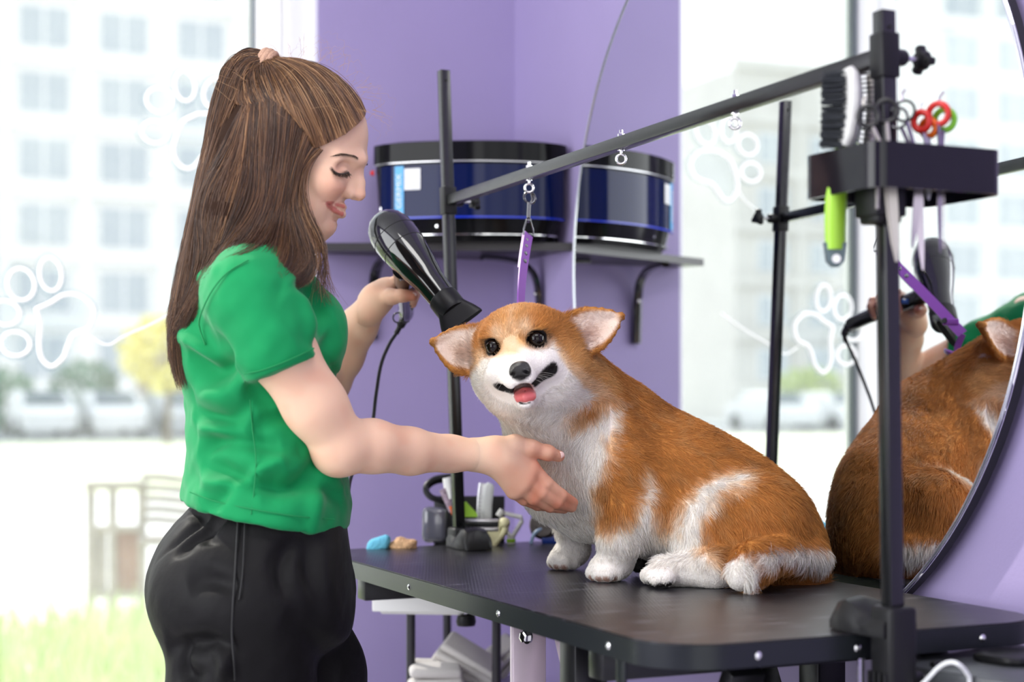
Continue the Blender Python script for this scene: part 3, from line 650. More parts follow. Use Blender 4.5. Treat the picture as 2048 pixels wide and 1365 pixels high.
b = BM(); box(b, rz(870, 1050, 3.13), (.050, .03, .07), bev=.012, seg=3); ob = obj('clear_pouch', b, mat('smoky_clear_bag', (.10, .10, .13), .12, spec=.8), og)
def standing(name, label, cat, px, py, d): return thing(name, label, cat, P(px, py, d))
t = standing('comb', 'white plastic comb standing upright in the organiser', 'comb', 972, 1035, 3.15); b = BM(); tube(b, [(0, 0, -.02), (.002, 0, .03), (.006, 0, .06), (.009, 0, .066)], [.010, .0105, .0105, .006], 10, flat=.3, up0=(1, 0, 0)); obj('comb_back', b, mat('white_comb', (.75, .78, .76), .35), t)
b = BM()
for k in range(8): box(b, (-.011+.001*k*.2, 0, -.012+.0075*k), (.012, .0016, .0022))
obj('comb_teeth', b, MATS['white_comb'], t)
t = standing('comb', 'grey metal comb beside the white comb', 'comb', 960, 1030, 3.165); b = BM(); tube(b, [(0, 0, -.02), (.002, 0, .03), (.005, 0, .062)], [.0075, .008, .0075], 10, flat=.3, up0=(1, 0, 0)); obj('comb_back', b, M_steel, t)
t = standing('flea_comb', 'lime green wedge shaped comb with dark teeth behind the rake', 'comb', 936, 1030, 3.13); b = BM(); prism(b, [(-.018, -.004), (.019, -.004), (.018, .002), (-.004, .026), (-.018, .018)], .006, Matrix.Rotation(math.pi/2, 4, 'X')); obj('comb_body', b, M_green, t)
b = BM()
for k in range(9): box(b, (-.015+.0042*k+.004, -.003, -.008), (.0016, .003, .014))
obj('comb_teeth', b, M_gun, t)
t = standing('deshedding_rake', 'cream handled deshedding rake with steel blades lying by the far clamp', 'rake', 965, 1055, 3.08); b = BM(); tube(b, catmull([(.045, 0, .006), (.040, 0, -.010), (.026, 0, -.028), (.014, 0, -.045)], 5), [.007]*16, 10); ball(b, (.042, 0, .008), .011, 12); prism(b, [(.000, -.012), (.036, .008), (.028, -.03), (.016, -.045)], .006, Matrix.Rotation(math.pi/2, 4, 'X')); obj('rake_handle', b, mat('cream_rubber', (.72, .68, .40), .5), t)
b = BM(); box(b, (-.005, -.004, .012), (.072, .006, .008), bev=.0015); box(b, (-.005, -.004, -.004), (.072, .006, .008), bev=.0015); obj('rake_blade', b, M_steel, t)
b = BM(); box(b, (-.005, -.004, .004), (.070, .007, .007)); obj('rake_gap', b, M_blackplastic, t)
t = standing('undercoat_brush', 'grey brush with a triangular open handle and lime tip by the tray edge', 'brush', 1022, 1085, 3.12); b = BM()
tube(b, [(-.020, 0, .058), (.020, 0, .048), (.021, 0, .040), (.004, 0, .012), (-.003, 0, .012), (-.019, 0, .040)], .0045, 8, closed=True); tube(b, [(0, 0, .014), (0, 0, -.004), (-.001, 0, -.02)], [.008, .0085, .0085], 10); cyl(b, (-.024, 0, .050), (-.016, 0, .062), .007, 10); obj('brush_handle', b, M_lgrey, t)
b = BM(); lathe(b, [(.009, 0), (.0095, .005), (.007, .007)], (0, 0, 0), (0, 0, 1), 12); obj('lime_tip', b, M_green, t)
t = standing('round_brush', 'small dark round brush with a blue frame half hidden by the dog', 'brush', 1088, 1050, 3.14); b = BM(); lathe(b, [(.004, -.012), (.026, -.010), (.030, 0), (.024, .012), (0, .016)], (0, 0, 0), (-.3, -1, .2), 20); obj('brush_head', b, mat('brown_bristle', (.10, .085, .08), .8, noise=.3, nscale=120), t)
b = BM(); tube(b, catmull([(-.026, -.012, -.036), (-.018, -.012, -.016), (.0, -.012, -.004), (.016, -.010, .006)], 5), .0035, 8); obj('pale_rod', b, mat('pale_blue_rod', (.30, .42, .60), .35), t)
b = BM(); box(b, (.020, -.006, -.030), (.05, .014, .014), bev=.004); box(b, (-.020, .012, .010), (.012, .012, .06), bev=.004); obj('blue_frame', b, mat('blue_plastic', (.01, .035, .22), .35), t)
t = standing('hair_brush', 'thin white brush with pink bristle ring beside the far pole', 'brush', 900, 1010, 3.10); b = BM(); tube(b, [(-.014, 0, .030), (.006, 0, -.012)], [.0075, .0085], 12); obj('brush_barrel', b, mat('pink_grey_bristle', (.36, .27, .34), .6, noise=.4, nscale=200), t)
b = BM(); tube(b, [(-.004, .004, .052), (.004, .004, .012)], [.011, .013], 12); obj('white_cap', b, M_white, t); b = BM(); tube(b, [(.0035, -.004, -.002), (.0085, -.004, -.022)], [.007, .004], 10); obj('orange_tip', b, M_or, t)
t = standing('sponge', 'sky blue sponge on the far rim of the trolley', 'sponge', 757, 1090, 3.02); b = BM(); box(b, (0, 0, 0), (.042, .03, .030), bev=.010, seg=3)
for v in b.verts: v.co.z += .004*math.sin(v.co.x*90); v.co.x += .002*math.sin(v.co.z*140)
obj('sponge_block', b, mat('sky_blue_sponge', srgb(110, 195, 225), .85, bump=.5, bscale=220), t)
t = tag(obj('hair_tuft', (lambda b: (ball(b, (0, 0, 0), .028, 20, (1, .8, .55)), [setattr(v, 'co', v.co*(1+.16*math.sin(v.co.x*190)*math.cos(v.co.z*230))) for v in b.verts], b)[-1])(BM()), mat('blond_fur_tuft', srgb(222, 178, 135), .9, noise=.25, nscale=60, bump=.8, bscale=200)), 'blond tuft of brushed out dog hair beside the blue sponge', 'hair tuft'); t.location = P(808, 1092, 3.03)

# black lidded bin and white cable at the right end
bn = thing('lidded_bin', 'tall black bin with a lid under the right corner of the table', 'bin', P(2010, 1600, 1.93)*1, .62)
bn.location.z = 0; zt = P(2000, 1331, 1.93).z
b = BM(); prism(b, rounded_rect(-.085, -.09, .15, .09, .03, 6), zt-.03, bev=.004); obj('bin_body', b, M_blackplastic, bn)
b = BM(); prism(b, rounded_rect(-.096, -.10, .16, .10, .035, 6), .030, Matrix.Translation((0, 0, zt-.03)), bev=.005); obj('bin_lid', b, mat('satin_dark_plastic', (.06, .065, .07), .35), bn)
b = BM(); prism(b, rounded_rect(-.03, -.055, .055, .02, .02, 6), .010, Matrix.Translation((0.02, .03, zt)), bev=.004); obj('lid_handle', b, M_blackplastic, bn)
b = BM(); tube(b, catmull([P(x, y, d) for x, y, d in ((1790, 1420, 1.90), (1850, 1364, 1.87), (1876, 1337, 1.86), (1897, 1326, 1.85), (1916, 1329, 1.84), (1934, 1348, 1.845), (1940, 1380, 1.85), (1940, 1560, 1.86))], 6), .0026, 8); tag(obj('power_cable', b, mat('white_cable', (.78, .80, .79), .4)), 'white power cable looping over the black bin', 'cable')
# ------------------------------------------------------------------ implicit surfaces: smooth unions of tapered limbs, meshed by surface nets
class Field:
    def __init__(s, lo, hi, h):
        lo, hi = np.minimum(lo, hi), np.maximum(lo, hi); s.lo = np.array(lo, float); s.h = h; s.n = np.ceil((np.array(hi)-s.lo)/h).astype(int)+1
        s.d = np.full(s.n, .06, np.float32)
    def block(s, lo, hi, m):
        a = np.clip(np.floor((np.minimum(lo, hi)-m-s.lo)/s.h).astype(int), 0, s.n-1); b = np.clip(np.ceil((np.maximum(lo, hi)+m-s.lo)/s.h).astype(int)+1, 0, s.n)
        if np.any(b <= a): return None
        g = np.meshgrid(*[(np.arange(a[i], b[i])*s.h+s.lo[i]).astype(np.float32) for i in range(3)], indexing='ij', sparse=True)
        return tuple(slice(a[i], b[i]) for i in range(3)), g
    def mix(s, sl, f, k, op):
        d = s.d[sl]
        if op == 'add':
            if k > 0: h = np.maximum(k-np.abs(d-f), 0)/k; s.d[sl] = np.minimum(d, f)-h*h*k*.25
            else: s.d[sl] = np.minimum(d, f)
        else:
            f = -f
            if k > 0: h = np.maximum(k-np.abs(d-f), 0)/k; s.d[sl] = np.maximum(d, f)+h*h*k*.25
            else: s.d[sl] = np.maximum(d, f)
    def cone(s, a, ra, b, rb, k=.02, op='add'):
        a = np.array(a, float); b = np.array(b, float); r = max(ra, rb); m = r+k+3*s.h
        q = s.block(np.minimum(a, b), np.maximum(a, b), m)
        if q is None: return
        sl, (X, Y, Z) = q; v = b-a; L2 = max(v@v, 1e-12)
        t = np.clip(((X-a[0])*v[0]+(Y-a[1])*v[1]+(Z-a[2])*v[2])/L2, 0, 1)
        f = np.sqrt((X-a[0]-t*v[0])**2+(Y-a[1]-t*v[1])**2+(Z-a[2]-t*v[2])**2)-(ra+(rb-ra)*t)
        s.mix(sl, f, k, op)
    def chain(s, pts, rs, k=.02, op='add'):
        for i in range(len(pts)-1): s.cone(pts[i], rs[i], pts[i+1], rs[i+1], k, op)
    def ell(s, c, r, rot=None, k=.02, op='add'):
        c = np.array(c, float); r = np.array(r, float); R3 = np.eye(3) if rot is None else np.array(rot, float)
        m = r.max()+k+3*s.h; q = s.block(c, c, m)
        if q is None: return
        sl, (X, Y, Z) = q; x, y, z = X-c[0], Y-c[1], Z-c[2]
        L = [(R3[0, i]*x+R3[1, i]*y+R3[2, i]*z) for i in range(3)]      # columns of rot are the local axes
        k0 = np.sqrt(sum((L[i]/r[i])**2 for i in range(3)))+1e-9; k1 = np.sqrt(sum((L[i]/(r[i]*r[i]))**2 for i in range(3)))+1e-9
        s.mix(sl, k0*(k0-1)/k1, k, op)
    def halfspace_cut(s, p, n):
        "keep the side the normal points away from"
        g = np.meshgrid(*[(np.arange(s.n[i])*s.h+s.lo[i]).astype(np.float32) for i in range(3)], indexing='ij', sparse=True)
        s.d = np.maximum(s.d, (g[0]-p[0])*n[0]+(g[1]-p[1])*n[1]+(g[2]-p[2])*n[2])
    def mesh(s, smooth=2):
        D = s.d; D[0] = D[-1] = .06; D[:, 0] = D[:, -1] = .06; D[:, :, 0] = D[:, :, -1] = .06
        Sg = D < 0; n = np.array(D.shape)-1
        cnt = np.zeros(n, np.uint8)
        for i in (0, 1):
            for j in (0, 1):
                for k in (0, 1): cnt += Sg[i:n[0]+i, j:n[1]+j, k:n[2]+k]
        act = (cnt > 0) & (cnt < 8); I, J, K = np.nonzero(act); idx = np.full(n, -1, np.int32); idx[act] = np.arange(len(I))
        pos = np.zeros((len(I), 3)); w = np.zeros(len(I))
        cor = [(0, 0, 0), (1, 0, 0), (0, 1, 0), (1, 1, 0), (0, 0, 1), (1, 0, 1), (0, 1, 1), (1, 1, 1)]
        vals = [D[I+a, J+b, K+c] for a, b, c in cor]
        for a in range(8):
            for b in range(a+1, 8):
                ca, cb = np.array(cor[a]), np.array(cor[b])
                if np.abs(ca-cb).sum() != 1: continue
                d0, d1 = vals[a], vals[b]; m = (d0 < 0) != (d1 < 0); t = np.where(m, d0/np.where(m, d0-d1, 1), 0)
                pos += m[:, None]*(ca+t[:, None]*(cb-ca)); w += m
        V = s.lo+s.h*(np.c_[I, J, K]+pos/w[:, None]); F4 = []
        for ax in range(3):
            o1, o2 = (ax+1) % 3, (ax+2) % 3
            A = np.take(Sg, range(0, Sg.shape[ax]-1), ax); B = np.take(Sg, range(1, Sg.shape[ax]), ax)
            e = np.argwhere(A != B); e = e[(e[:, o1] > 0) & (e[:, o2] > 0) & (e[:, o1] < n[o1]) & (e[:, o2] < n[o2])]
            ins = A[e[:, 0], e[:, 1], e[:, 2]]
            def cell(d1, d2):
                q = e.copy(); q[:, o1] += d1; q[:, o2] += d2; return idx[q[:, 0], q[:, 1], q[:, 2]]
            q = np.c_[cell(-1, -1), cell(0, -1), cell(0, 0), cell(-1, 0)]; q[~ins] = q[~ins][:, ::-1]; F4.append(q)
        Fq = np.concatenate(F4); Fq = Fq[(Fq >= 0).all(1)]
        for _ in range(smooth): V = lap(V, Fq, .5)
        return V, Fq
def edges_of(Fq): return np.concatenate([Fq[:, [0, 1]], Fq[:, [1, 2]], Fq[:, [2, 3]], Fq[:, [3, 0]]])
def lap(V, Fq, a):
    E = edges_of(Fq); acc = np.zeros_like(V); c = np.zeros(len(V))
    for k in range(3): acc[:, k] = np.bincount(E[:, 0], V[E[:, 1], k], len(V))+np.bincount(E[:, 1], V[E[:, 0], k], len(V))
    c = np.bincount(E[:, 0], None, len(V))+np.bincount(E[:, 1], None, len(V))
    return V+a*(acc/np.maximum(c, 1)[:, None]-V)
def normals(V, Fq):
    fn = np.cross(V[Fq[:, 2]]-V[Fq[:, 0]], V[Fq[:, 3]]-V[Fq[:, 1]]); N = np.zeros_like(V)
    for j in range(4):
        for k in range(3): N[:, k] += np.bincount(Fq[:, j], fn[:, k], len(V))
    return N/np.maximum(np.linalg.norm(N, axis=1), 1e-12)[:, None]
def merge(parts):
    V = []; Fq = []; o = 0
    for v, f in parts: V.append(v); Fq.append(f+o); o += len(v)
    return np.concatenate(V), np.concatenate(Fq)
def npobj(name, V, Fq, m, parent=None, col=None, smooth=True):
    me = bpy.data.meshes.new(name); nv, nf = len(V), len(Fq); k = Fq.shape[1]
    me.vertices.add(nv); me.vertices.foreach_set('co', np.ascontiguousarray(V, np.float32).ravel())
    me.loops.add(nf*k); me.loops.foreach_set('vertex_index', np.ascontiguousarray(Fq, np.int32).ravel())
    me.polygons.add(nf); me.polygons.foreach_set('loop_start', np.arange(0, nf*k, k, dtype=np.int32)); me.polygons.foreach_set('loop_total', np.full(nf, k, np.int32))
    me.update(calc_edges=True); me.validate()
    if smooth: me.polygons.foreach_set('use_smooth', np.ones(nf, bool))
    if col is not None:
        a = me.color_attributes.new('Col', 'FLOAT_COLOR', 'POINT'); a.data.foreach_set('color', np.c_[col, np.ones(nv)].astype(np.float32).ravel())
    me.materials.append(m); o = bpy.data.objects.new(name, me); COL.objects.link(o)
    if parent is not None: o.parent = parent; o.matrix_parent_inverse = parent.matrix_world.inverted() if False else Matrix.Translation(-Vector(parent.location))
    return o
def vnoise(p, seed=0):
    "smooth value noise at points p (scaled beforehand), 0..1"
    p = np.asarray(p, float); i = np.floor(p).astype(np.int64); f = p-i; f = f*f*(3-2*f); out = np.zeros(len(p))
    for a in (0, 1):
        for b in (0, 1):
            for c in (0, 1):
                q = i+np.array([a, b, c]); hsh = (q[:, 0]*73856093 ^ q[:, 1]*19349663 ^ q[:, 2]*83492791 ^ (seed*2654435761 & 0xffffffff)) & 0xffffffff
                hsh = (hsh*1103515245+12345) & 0x7fffffff; hsh = (hsh ^ (hsh >> 13))*1274126177 & 0x7fffffff
                wv = (f[:, 0] if a else 1-f[:, 0])*(f[:, 1] if b else 1-f[:, 1])*(f[:, 2] if c else 1-f[:, 2]); out += wv*(hsh/0x7fffffff)
    return out
def sst(a, b, x): t = np.clip((x-a)/(b-a), 0, 1); return t*t*(3-2*t)
def poly_sd(pts, poly):
    "signed distance (negative inside) of 2D points to a polygon"
    P2 = np.asarray(pts); d = np.full(len(P2), 1e9); ins = np.zeros(len(P2), bool); q = np.array(poly, float)
    for i in range(len(q)):
        a, b = q[i], q[(i+1) % len(q)]; v = b-a; w_ = P2-a; t = np.clip((w_@v)/max(v@v, 1e-9), 0, 1); d = np.minimum(d, np.linalg.norm(w_-t[:, None]*v, axis=1))
        c1 = (a[1] > P2[:, 1]) != (b[1] > P2[:, 1]); x = (b[0]-a[0])*(P2[:, 1]-a[1])/(b[1]-a[1] if b[1] != a[1] else 1e-9)+a[0]; ins ^= c1 & (P2[:, 0] < x)
    return np.where(ins, -d, d)
def strands(name, pts, rad, col, m, parent=None, tip=.25):
    "hair curves: pts (N,K,3), rad (N,), col (N,3)"
    N, K = pts.shape[:2]; hc = bpy.data.hair_curves.new(name); hc.add_curves([K]*N)
    hc.attributes['position'].data.foreach_set('vector', pts.astype(np.float32).ravel())
    ra = hc.attributes.get('radius') or hc.attributes.new('radius', 'FLOAT', 'POINT')
    ra.data.foreach_set('value', (rad[:, None]*np.linspace(1, tip, K)[None]).astype(np.float32).ravel())
    ca = hc.attributes.new('Col', 'FLOAT_COLOR', 'CURVE'); ca.data.foreach_set('color', np.c_[col, np.ones(N)].astype(np.float32).ravel())
    hc.materials.append(m); o = bpy.data.objects.new(name, hc); COL.objects.link(o)
    if parent is not None: o.parent = parent; o.matrix_parent_inverse = Matrix.Translation(-Vector(parent.location))
    return o
def attr_mat(name, rough=.6, spec=.25, sheen=0.0, sss=0.0, bump=0.0, bscale=300, transl=0.0):
    m = bpy.data.materials.new(name); m.use_nodes = True; nt = m.node_tree; b = nt.nodes['Principled BSDF']; a = nt.nodes.new('ShaderNodeAttribute'); a.attribute_name = 'Col'
    nt.links.new(a.outputs['Color'], b.inputs['Base Color']); b.inputs['Roughness'].default_value = rough; b.inputs['Specular IOR Level'].default_value = spec
    if sheen: b.inputs['Sheen Weight'].default_value = sheen
    if sss: b.inputs['Subsurface Weight'].default_value = sss; b.inputs['Subsurface Radius'].default_value = (.012, .005, .003); b.inputs['Subsurface Scale'].default_value = .5
    if bump:
        t = nt.nodes.new('ShaderNodeTexCoord'); n2 = nt.nodes.new('ShaderNodeTexNoise'); n2.inputs['Scale'].default_value = bscale; n2.inputs['Detail'].default_value = 3; nt.links.new(t.outputs['Object'], n2.inputs['Vector'])
        bp = nt.nodes.new('ShaderNodeBump'); bp.inputs['Strength'].default_value = bump; bp.inputs['Distance'].default_value = .002; nt.links.new(n2.outputs['Fac'], bp.inputs['Height']); nt.links.new(bp.outputs[0], b.inputs['Normal'])
    if transl:
        o = nt.nodes['Material Output']; tl = nt.nodes.new('ShaderNodeBsdfTranslucent'); nt.links.new(a.outputs['Color'], tl.inputs[0]); mm = nt.nodes.new('ShaderNodeMixShader'); mm.inputs[0].default_value = transl
        nt.links.new(b.outputs[0], mm.inputs[1]); nt.links.new(tl.outputs[0], mm.inputs[2]); nt.links.new(mm.outputs[0], o.inputs[0])
    return m
def mixc(a, b, t): return np.asarray(a)*(1-t)[:, None]+np.asarray(b)*t[:, None]

# ------------------------------------------------------------------ the corgi
dog_loc = P(1300, 1160, 2.5); dog_loc.z = TZ
dog = thing('dog', 'orange and white corgi sitting on the grooming table, mouth open, ears out', 'dog', dog_loc)
def G(px, d, z): v = P(px, 800, d); return np.array((v.x, v.y, z))
p = lambda *a: np.array(P(*a))
# head frame: l = the dog's left (right in the picture), f = forward, u = up; origin midway between the eyes
O = p(1031, 685, 2.372)
ps, th, ro = math.radians(11), math.radians(9), math.radians(9.5)
hf = np.array((-math.sin(ps)*math.cos(th), -math.cos(ps)*math.cos(th), -math.sin(th))); hl = np.cross(hf, (0, 0, 1)); hl = -hl/np.linalg.norm(hl); hu = np.cross(hl, hf)
if hl[0] < 0: hl = -hl
if hu[2] < 0: hu = -hu
hl, hu = hl*math.cos(ro)+hu*math.sin(ro), hu*math.cos(ro)-hl*math.sin(ro)
HB = np.stack([hl, hf, hu], 1)
h_ = lambda l, f, u: O+HB@np.array((l, f, u))
fd = Field((-.16, 2.14, .785), (.56, 2.80, 1.26), .0036)
# trunk
fd.ell(p(1126, 905, 2.565), (.080, .092, .108), k=.03)
fd.ell(p(1235, 928, 2.560), (.100, .098, .112), k=.05)
fd.ell(p(1330, 968, 2.550), (.105, .104, .112), k=.05)
fd.ell(p(1430, 1018, 2.535), (.104, .102, .108), k=.05)
fd.ell(p(1525, 1076, 2.510), (.088, .092, .096), k=.05)
fd.ell(p(1575, 1130, 2.500), (.055, .070, .050), k=.05)
fd.cone(p(1165, 975, 2.57), .068, p(1180, 1005, 2.575), .056, .04)
fd.ell(p(1330, 1035, 2.555), (.09, .085, .060), k=.05)
# neck
fd.cone(p(1195, 850, 2.555), .084, p(1090, 745, 2.475), .074, .05)
fd.cone(p(1120, 860, 2.545), .075, p(1075, 770, 2.455), .066, .04)
# near front leg and paw
fd.chain([p(1238, 930, 2.495), p(1262, 1030, 2.475)], [.058, .046], .035)
fd.chain([p(1258, 1030, 2.470), p(1243, 1075, 2.474), p(1231, 1122, 2.484)], [.043, .034, .026], .012)
fd.chain([G(1232, 2.490, .828), G(1205, 2.478, .819)], [.026, .021], .015)
for px, d in ((1187, 2.478), (1199, 2.462), (1215, 2.458), (1230, 2.468)): fd.cone(G(px+8, d+.015, .819), .014, G(px, d, .813), .0125, .004)
# far front leg and paw
fd.chain([p(1165, 990, 2.63), p(1150, 1050, 2.645), p(1147, 1098, 2.655)], [.044, .030, .0245], .012)
fd.chain([G(1148, 2.657, .830), G(1125, 2.645, .819)], [.025, .021], .015)
for px, d in ((1108, 2.650), (1116, 2.634), (1130, 2.628), (1146, 2.636)): fd.cone(G(px+7, d+.012, .819), .014, G(px, d, .813), .0125, .004)
# near hind leg: thigh, knee, hock, foot lying flat
fd.ell(p(1508, 1058, 2.440), (.084, .062, .084), k=.018)
fd.ell(p(1412, 1062, 2.435), (.044, .042, .070), np.array(Matrix.Rotation(.32, 3, 'Y')), k=.025)
fd.chain([G(1468, 2.400, .832), G(1430, 2.395, .827), G(1330, 2.405, .823)], [.030, .027, .022], .02)
for px, d, z in ((1296, 2.418, .818), (1299, 2.402, .822), (1306, 2.388, .820), (1316, 2.380, .817)): fd.cone(G(px+16, d, z), .0145, G(px, d, z-.003), .0125, .004)
# far hind foot
fd.chain([G(1420, 2.62, .83), G(1310, 2.585, .824)], [.03, .022], .02)
for px, d in ((1275, 2.56), (1282, 2.545), (1292, 2.535)): fd.cone(G(px+14, d+.01, .822), .0145, G(px, d, .817), .0125, .004)
# tail curled forward along the near side
fd.chain([p(1618, 1112, 2.445), p(1560, 1106, 2.385), p(1508, 1122, 2.335), p(1484, 1150, 2.320)], [.028, .024, .027, .024], .012)
# head
fd.ell(h_(.002, -.062, -.004), (.066, .062, .048), HB, k=.03)
fd.ell(h_(0, -.030, .012), (.050, .048, .034), HB, k=.03)
def hq(px, py, f=0.0):
    "point of the head at forward offset f that is seen at that pixel"
    ray = np.array(((px-CX)/F, 1, -(py-HY)/F)); o = np.array((0, 0, CAMZ)); return o+ray*(((O+hf*f-o)@hf)/(ray@hf))
fd.ell(hq(996, 752, -.055), (.039, .048, .042), HB, k=.03); fd.ell(hq(1116, 735, -.055), (.042, .048, .046), HB, k=.03)
for s in (-1, 1):
    fd.ell(h_(s*.030, -.006, -.040), (.026, .034, .024), HB, k=.022)
    fd.ell(h_(s*.034, -.012, .014), (.019, .020, .012), HB, k=.014)
fd.cone(hq(1035, 724, -.010), .037, hq(1040, 752, .052), .0225, .022)
for s in (-1, 1): fd.cone(hq(1039+s*21, 757-s*4, 0), .018, hq(1040+s*12, 763-s*2, .058), .0125, .012)
fd.cone(hq(1054, 786, -.02), .029, hq(1051, 803, .050), .0120, .014)
fd.ell(hq(1062, 792, -.045), (.055, .045, .026), HB, k=.03)
MOUTH = [hq(1000, 768, .014), hq(1008, 777, .030), hq(1026, 784, .054), hq(1045, 787, .062), hq(1067, 777, .054), hq(1087, 760, .030), hq(1101, 738, .010)]
fd.chain(MOUTH, [.0036, .0056, .0086, .0105, .0095, .0066, .0042], .004, 'sub')
fd.cone(hq(1046, 780, .012), .0135, hq(1049, 787, .070), .0150, .004, 'sub')
for s in (-1, 1): fd.ell(h_(s*.0325, .0085, -.0005), (.0140, .0120, .0120), HB, k=.006, op='sub')
# ears: fans of thin rounded ribs, cupped towards the front
EARS = []
def ear(base, tip, wdir, wb, cup, rr=.0052):
    base, tip, wdir = np.array(base), np.array(tip), np.array(wdir); L = tip-base; wdir = wdir-L*(wdir@L)/(L@L); wdir /= np.linalg.norm(wdir); nrm = np.cross(L, wdir); nrm /= np.linalg.norm(nrm)
    if nrm[1] > 0: nrm = -nrm
    rows = []
    for t in np.linspace(0, 1, 9):
        wd = wb*(1-.15*t)*math.sqrt(max(0, 1-t**2.3))*(.88+.35*math.sin(math.pi*min(1, t*1.1))); row = []
        for v in np.linspace(-1, 1, 7): row.append(base+L*t*(1-.04*v*v)+wdir*wd*v*.5+nrm*(cup*(1-t*.55)*(v*v-.6)))
        rows.append(row)
    for i in range(9):
        for j in range(7):
            if j < 6: fd.cone(rows[i][j], rr, rows[i][j+1], rr, .003)
            if i < 8: fd.cone(rows[i][j], rr*(1-.35*i/8), rows[i+1][j], rr*(1-.35*(i+1)/8), .003)
    EARS.append((base, L, nrm, wdir, wb))
ear(p(958, 710, 2.455), p(866, 683, 2.450), np.array((-.22, .12, .97)), .064, .015)
ear(p(1138, 680, 2.445), p(1243, 632, 2.455), np.array((.44, .15, .89)), .060, .016)
fd.cone(p(985, 690, 2.45), .034, p(945, 700, 2.458), .024, .02); fd.cone(p(1105, 690, 2.44), .036, p(1150, 672, 2.458), .026, .02)
g_ = np.arange(fd.n[2])*fd.h+fd.lo[2]; fd.d = np.maximum(fd.d, (TZ+.0005-g_)[None, None, :].astype(np.float32))
V, Q = fd.mesh(1)
def _lipd(Vp):
    dm = np.full(len(Vp), 1.0)
    for a, b in zip(MOUTH, MOUTH[1:]):
        v = b-a; t = np.clip(((Vp-a)@v)/(v@v), 0, 1); dm = np.minimum(dm, np.linalg.norm(Vp-a-t[:, None]*v, axis=1))
    return dm
_m = sst(.022, .012, _lipd(V))[:, None]
for _ in range(5): V = V*(1-_m)+lap(V, Q, .5)*_m
N3 = normals(V, Q)

NOSE = hq(1040, 742, .068); NOL = HB.T@(NOSE-O)
